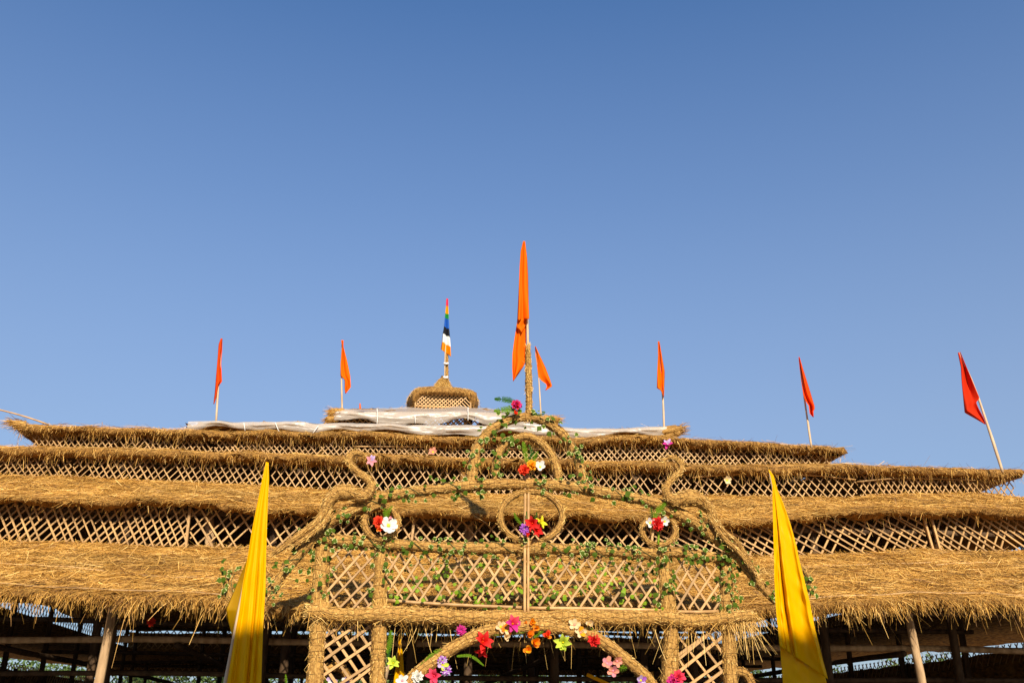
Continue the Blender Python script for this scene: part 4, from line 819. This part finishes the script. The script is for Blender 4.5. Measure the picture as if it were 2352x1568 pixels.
def centre(c):
    if c not in CEN:
        V = []; Fc = []; n = 8
        for k, (r, h) in enumerate(((.9, -.3), (1, .1), (.75, .55), (.3, .8))):
            for j in range(n): V.append((r * math.cos(6.283 * j / n) * (1 + .12 * (j % 2)), r * math.sin(6.283 * j / n) * (1 + .12 * (j % 2)), h))
        for k in range(3):
            for j in range(n): Fc.append((k * n + j, k * n + (j + 1) % n, (k + 1) * n + (j + 1) % n, (k + 1) * n + j))
        Fc.append(tuple(range(3 * n, 4 * n))); CEN[c] = mesh('centre', V, Fc, col(c), True)
    return CEN[c]
FG = 'artificial flowers decorating the gate'
def flower(kind, pt, r, c, label, cc='yellow', Y=GY - .3, face=(0, -1, .15), c2=None):
    p = P(*pt, Y); r = r * 1.14 * mpp(p); f = thing('flower', p, label, 'flower', FG)
    ax = (Vector(face) + Vector((random.uniform(-.35, .35), 0, random.uniform(-.3, .3)))).normalized(); q = ax.to_track_quat('Z', 'Y').to_matrix().to_4x4()
    spin = random.random() * 6
    spec = {'lily': [(3, 40, 1.2, 'point'), (3, 58, 1.1, 'point')], 'daisy': [(9, 80, 1., 'round')], 'carnation': [(8, 78, 1., 'ruffle'), (7, 50, .85, 'ruffle'), (5, 20, .7, 'ruffle')], 'tulip': [(3, 30, 1.15, 'round'), (3, 48, 1.1, 'round')], 'blossom': [(5, 68, 1.05, 'round')], 'spiky': [(12, 75, 1., 'point'), (8, 45, .75, 'point')]}[kind]
    for n, tilt, s, shp in spec:
        spin += math.pi / n
        for k in range(n):
            o = bpy.data.objects.new('petal', petal(shp, c2 if c2 and k % 2 else c)); C.objects.link(o); o.parent = f
            o.matrix_basis = q @ Matrix.Rotation(spin + 2 * math.pi * (k + random.uniform(-.12, .12)) / n, 4, 'Z') @ Matrix.Rotation(R(90 - tilt + random.uniform(-14, 14)), 4, 'X') @ Matrix.Diagonal((r * s * (1.35 if kind == 'lily' else 1.1), r * s * random.uniform(.88, 1.08), r * s, 1))
    o = bpy.data.objects.new('centre', centre(cc)); C.objects.link(o); o.parent = f; k = r * (.24 if kind in ('daisy', 'blossom') else .14)
    o.matrix_basis = q @ Matrix.Diagonal((k, k, k * (1 if kind != 'lily' else 3), 1))
    g = tube_obj('stalk', [p + ax * .0, p - ax * .06 + Vector((0, .05, -.03)), p - ax * .1 + Vector((0, .14, -.05))], .008, M['stem'], f, 5)
    return f
def frond(pts, wpx, label, mat='fern', Y=GY - .28, n=22):
    q = smooth_path(pxp(pts, Y), .02); m = mpp(P(*pts[0], Y)); f = thing('fern_frond', Vector(q[0]), label, 'fern', 'artificial fern fronds on the gate')
    V, Fc = tube(q, .008, 4); link('stem', mesh('stem', V, fix(Fc), M[mat]), f)
    T, U, W = frames(q); v0 = np.array([0, 1, 0.]); V = []; Fc = []
    for k in range(n):
        t = (k + .5) / n; i = int(t * (len(q) - 1)); wd = wpx * m * math.sin(math.pi * (t * .8 + .14)) ** .8; sd = np.cross(T[i], v0); sd /= np.linalg.norm(sd)
        for s in (1, -1):
            d = sd * s + T[i] * .55 + np.array([0, random.uniform(-.4, .1), random.uniform(-.15, .1)]); d /= np.linalg.norm(d); b = len(V); hw = np.linalg.norm(q[-1] - q[0]) / n * .42
            V += [q[i] - T[i] * hw, q[i] + T[i] * hw, q[i] + d * wd * .6 + T[i] * hw, q[i] + d * wd, q[i] + d * wd * .6 - T[i] * hw]; Fc.append((b, b + 1, b + 2, b + 3, b + 4))
    link('leaflets', mesh('leaflets', V, Fc, M[mat]), f, 'stuff')
c5 = lambda x, y: Z(5, x, y)
c6 = lambda x, y: Z(6, x, y)
c4 = lambda x, y: Z(4, x, y)
c3 = lambda x, y: Z(3, x, y)
c7 = lambda x, y: Z(7, x, y)
c8 = lambda x, y: Z(8, x, y)
# crown
frond([c5(1110, 660), c5(1095, 560), c5(1075, 460)], 9, 'light green fern standing upright inside the crown arch'); frond([c5(1180, 650), c5(1195, 590), c5(1225, 560)], 8, 'short fern leaning aside inside the crown arch'); frond([c5(1140, 640), c5(1160, 560), c5(1130, 490)], 7, 'darker fern between two others inside the crown arch', 'fern_dark')
flower('carnation', c5(1160, 700), 11.5, 'marigold', 'orange marigold bloom in the crown arch'); flower('carnation', c5(1088, 745), 11, 'scarlet', 'scarlet bloom beside the marigold in the crown arch'); flower('blossom', c5(1242, 715), 13, 'white', 'ragged white blossom beside the marigold in the crown arch')
frond([c5(1060, 120), c5(930, 50), c5(790, 38)], 10, 'dark green fern arching out from the crown top, upper one', 'fern_dark'); frond([c5(1060, 160), c5(920, 140), c5(785, 158)], 10, 'bright fern stretching sideways from the crown top, lower one'); frond([c5(1030, 190), c5(970, 140), c5(930, 100)], 8, 'short fern at the foot of the finial'); frond([c5(1170, 190), c5(1230, 195), c5(1290, 180)], 5, 'small fern tip on the crown top, beyond the finial', 'fern_dark')
flower('carnation', c5(1005, 100), 11, 'magenta', 'magenta bloom among the ferns on top of the crown', 'scarlet', c2='red'); flower('tulip', c5(995, 185), 7, 'scarlet', 'small scarlet bud under the magenta bloom on the crown')
# centre ring
flower('spiky', c5(1085, 1325), 12.5, 'purple', 'purple daisy-like bloom in the large centre ring', 'limebloom'); flower('lily', c5(1165, 1270), 16, 'red', 'red lily, upper one in the large centre ring', 'scarlet'); flower('lily', c5(1200, 1340), 14, 'red', 'red lily, lower one in the large centre ring', 'scarlet', face=(.3, -1, -.3)); flower('lily', c5(1240, 1270), 13, 'yellow', 'yellow lily in the large centre ring', 'limebloom', face=(.5, -.8, .6)); flower('tulip', c5(1112, 1385), 7, 'red', 'small red bud below the purple bloom in the centre ring')
frond([c5(1060, 1280), c5(1010, 1220), c5(985, 1165)], 6, 'small leaf frond over the purple bloom in the centre ring'); frond([c5(1120, 1260), c5(1110, 1200), c5(1108, 1150)], 4, 'thin upright frond in the centre ring', 'fern_dark'); frond([c5(1190, 1240), c5(1205, 1190), c5(1210, 1160)], 5, 'dark frond between the lilies in the centre ring', 'fern_dark')
# side rings
flower('carnation', c3(1600, 1258), 11, 'scarlet', 'scarlet bloom beside the white daisy in its ring', 'orange'); flower('carnation', c3(1612, 1318), 8, 'scarlet', 'smaller orange-red bloom under the scarlet one by the daisy', 'orange', c2='orange'); flower('daisy', c3(1697, 1292), 18, 'white', 'white daisy with a lime centre in the straw ring', 'limebloom', face=(.1, -1, 0)); flower('tulip', c3(1712, 1225), 5, 'pink', 'tiny pink bud above the white daisy')
frond([c3(1680, 1230), c3(1690, 1150), c3(1740, 1100)], 9, 'bright fern above the white daisy'); frond([c3(1665, 1210), c3(1665, 1160), c3(1655, 1120)], 7, 'second fern standing above the daisy ring')
flower('carnation', c7(437, 1282), 14, 'red', 'big red carnation in the straw ring', 'red'); flower('blossom', c7(372, 1265), 11, 'white', 'white blossom at the side of the red carnation, away from the swan'); flower('blossom', c7(518, 1252), 11, 'white', 'white blossom at the side of the red carnation, towards the swan')
frond([c7(420, 1220), c7(440, 1160), c7(535, 1060)], 10, 'bright fern sweeping up over the red carnation'); frond([c7(400, 1210), c7(390, 1150), c7(380, 1110)], 8, 'darker fern standing over the red carnation', 'fern_dark'); tag(tube_obj('green_stalk', pxp([c7(450, 1330), c7(458, 1400), c7(455, 1480)], GY - .2), .02, M['leaf_lime'], None, 6), 'thick pale green stem below the red carnation', 'stalk', FG)
# birds and walls
flower('lily', c3(1525, 655), 12, 'pink', 'pink lily at the beak of the right-facing swan', 'white', GY - .35, c2='lilac'); flower('lily', c7(548, 492), 11, 'magenta', 'magenta and white lily above the head of the left-facing swan', 'white', GY - .3, c2='lilac')
flower('blossom', c7(1135, 845), 10, 'cream', 'faded cream blossom pinned to the pavilion lattice', Y=21.6); flower('blossom', c5(180, 565), 10, 'peach', 'faded peach blossom pinned to the upper pavilion lattice', Y=23.4); flower('carnation', (347, 1429), 9, 'scarlet', 'scarlet bloom hanging in the dark under the front eave', Y=17.6)
# entrance arch
flower('spiky', c6(460, 1043), 11.5, 'magenta', 'round magenta bloom standing above the entrance arch', 'purple'); flower('lily', c6(665, 1165), 21, 'red', 'large red lily on the entrance arch', 'scarlet', face=(.2, -1, .1)); flower('lily', c6(672, 1235), 15, 'red', 'red lily hanging below the large one', 'scarlet', face=(0, -.7, -.8))
flower('lily', c6(965, 985), 19, 'magenta', 'magenta lily near the top of the entrance arch', 'orange', c2='rose'); flower('blossom', c6(850, 1010), 13, 'cream', 'cream blossom beside the magenta lily'); flower('blossom', c6(905, 1045), 13, 'orange', 'orange blossom under the magenta lily', c2='cream'); flower('tulip', c6(905, 1112), 11, 'cream', 'cream-gold bud hanging below the magenta lily')
frond([c6(960, 1060), c6(1050, 1040), c6(1140, 1000)], 11, 'bright fern between the magenta lily and the orange buds'); frond([c6(840, 1080), c6(790, 1060), c6(760, 1030)], 10, 'short leafy frond at the foot of the magenta lily')
for k, (x, y, r, lab) in enumerate([(1165, 965, 11, 'orange tulip bud, topmost on the entrance arch'), (1200, 1020, 11, 'orange tulip bud, second from the top of the entrance arch'), (1130, 1095, 13, 'wide orange tulip in the middle of the hanging spray'), (1185, 1165, 14, 'wide orange tulip low in the hanging spray'), (1130, 1245, 13, 'yellow-orange tulip at the bottom of the hanging spray')]):
    flower('tulip', c6(x, y), r, 'marigold' if k in (0, 1, 4) else 'orange', lab, 'scarlet', c2='orange' if k != 3 else 'marigold')
flower('tulip', c6(1095, 975), 5, 'orange', 'tiny orange bud beside the topmost tulip'); frond([c6(1180, 1110), c6(1240, 1070), c6(1290, 1030)], 7, 'leafy sprig among the orange tulips', 'fern')
flower('tulip', c6(1318, 1102), 12, 'scarlet', 'red-orange tulip hanging apart from the spray', 'orange', c2='orange'); flower('lily', c6(1470, 1165), 17, 'limebloom', 'yellow-green orchid-like bloom on the entrance arch', 'yellow'); flower('tulip', c6(1465, 1225), 9, 'limebloom', 'yellow-green bud below the orchid-like bloom')
flower('blossom', c6(1585, 990), 13, 'cream', 'cream blossom at the top of the pale cluster', 'peach'); flower('tulip', c6(1735, 985), 11, 'cream', 'cream bud at the end of the pale cluster'); flower('blossom', c6(1645, 1065), 13, 'cream', 'cream-gold blossom low in the pale cluster', 'peach', c2='marigold'); frond([c6(1680, 1080), c6(1720, 1045), c6(1765, 1030)], 8, 'leafy sprig in the pale blossom cluster')
flower('carnation', c6(1770, 1148), 13, 'red', 'red carnation on the descending side of the entrance arch', 'red')
flower('blossom', c6(1905, 1375), 14, 'peach', 'peach blossom, upper one in the cluster under the arch', 'pink', c2='pink'); flower('blossom', c6(1965, 1445), 13, 'peach', 'peach blossom, lowest in the cluster under the arch', 'pink', c2='pink'); flower('blossom', c6(2005, 1350), 12, 'peach', 'peach blossom touching the arch', 'pink'); frond([c6(2010, 1400), c6(2060, 1420), c6(2105, 1410)], 10, 'leafy sprig beside the peach blossoms')
frond([c6(350, 1270), c6(220, 1260), c6(60, 1390)], 8, 'long fern lying along the outer edge of the entrance arch'); frond([c6(420, 1300), c6(560, 1300), c6(685, 1395)], 5, 'thin fern arching into the doorway', 'fern')
flower('spiky', c6(270, 1345), 12, 'purple', 'purple bloom on the lower entrance arch, upper one', 'limebloom', c2='lilac'); flower('blossom', c6(275, 1385), 12, 'limebloom', 'lime-centred bloom between the purple ones', 'yellow', c2='lilac'); flower('spiky', c6(310, 1440), 12, 'purple', 'purple bloom on the lower entrance arch, lower one', 'limebloom', c2='lilac')
flower('lily', c6(195, 1500), 17, 'rose', 'rose-red lily low on the entrance arch', 'rose'); flower('carnation', c6(28, 1510), 12, 'white', 'white double bloom on the entrance arch beside the rose-red lily', 'cream'); flower('blossom', c4(1835, 1545), 13, 'white', 'white blossom below the small banner in the doorway', 'pink')
flower('lily', c4(1745, 1372), 14, 'limebloom', 'pale lime bloom on the gate post beside the small banner', 'yellow'); frond([c4(1690, 1270), c4(1715, 1160), c4(1725, 1045)], 9, 'tall upright fern on the inner side of the gate post'); frond([c4(1680, 1400), c4(1695, 1300), c4(1715, 1220)], 6, 'lower half-hidden fern on the inner side of the gate post', 'fern_dark')
flower('carnation', c8(650, 1515), 14, 'rose', 'rose-pink bloom at the foot of the gate post, upper one', 'magenta'); flower('carnation', c8(600, 1560), 13, 'magenta', 'rose-pink bloom at the foot of the gate post, lower one', 'magenta'); flower('blossom', c6(2240, 1540), 12, 'lilac', 'lilac blossom low on the entrance arch', 'yellow', c2='purple')
flower('blossom', c4(1140, 1545), 12, 'lilac', 'blue-white blossom inside the dark hoop, nearer the outer post', 'blue', GY + .1, c2='white'); flower('blossom', c4(1285, 1550), 12, 'lilac', 'blue-white blossom inside the dark hoop, nearer the inner post', 'blue', GY + .1, c2='white'); frond([c4(1080, 1590), c4(1090, 1550), c4(1100, 1510)], 8, 'leaf sprig inside the dark hoop', 'fern', GY + .1); frond([c4(690, 1640), c4(685, 1560), c4(678, 1480)], 5, 'lone fern spike beside the outer gate post')

# ------------------------------------------------------------------ trees beyond the pavilion
def tree(x, y, h, rad):
    f = thing('tree', (x, y, 0), 'leafy tree beyond the pavilion, seen through the rear lattice', 'tree', 'trees beyond the pavilion')
    tr = tube_obj('trunk', [(x, y, -.1), (x + .1, y, h * .35), (x - .1, y, h * .75)], [.22, .16, .07], M['bark'], f, 8, .1, .5)
    for k in range(5):
        a = k * 1.3; tube_obj('limb', [(x, y, h * .35 + k * .25), (x + rad * .3 * math.cos(a), y + rad * .3 * math.sin(a), h * .6), (x + rad * .6 * math.cos(a), y + rad * .6 * math.sin(a), h * .72)], [.08, .05, .02], M['bark'], f, 6, 0, .5)
    nc = 40; cc = rng.normal(size=(nc, 3)) * [rad * .42, rad * .42, h * .18] + [x, y, h * .58]; n = 4200; i = rng.integers(0, nc, n); p = cc[i] + rng.normal(size=(n, 3)) * rad * .17
    V, Fc, rn = strands(p, rng.normal(size=(n, 3)), rng.uniform(.16, .32, n), rng.uniform(.10, .2, n), None, 1, .5)
    link('crown', mesh('crown', V, Fc, M['foliage'], rnd=rn), f)
for k in range(13): tree(-34 + k * 5.6 + random.uniform(-1.2, 1.2), 66 + random.uniform(-5, 10), random.uniform(5.2, 7.4), random.uniform(2.6, 3.6))

# ------------------------------------------------------------------ unseen thatched hall added behind the viewer so its ridge shades the banners' foot
hy = -7.; hz = 2.75 + (BY - hy) * math.tan(SUN_EL) / abs(math.cos(SUN_AZ)) ** -1
hall = thing('shade_hall', (-2, hy, 0), 'unseen long thatched hall with a straight ridge, added to shade the banners', 'hall')
xs = np.linspace(-20, 17, 60)
for sg in (1, -1):
    W_ = np.stack([xs, np.full(60, hy), hz + 0 * xs], 1); E_ = np.stack([xs, np.full(60, hy + sg * 5.), np.full(60, 7.)], 1)
    link('thatch_roof', mesh('thatch_roof', *slab(E_, W_, .25), M['thatch']), hall)
    for x in np.linspace(-19.5, 16.5, 12): tube_obj('post', [(x, hy + sg * 4.6, -.2), (x, hy + sg * 4.6, 7.2)], .12, M['dark_log'], hall, 8)
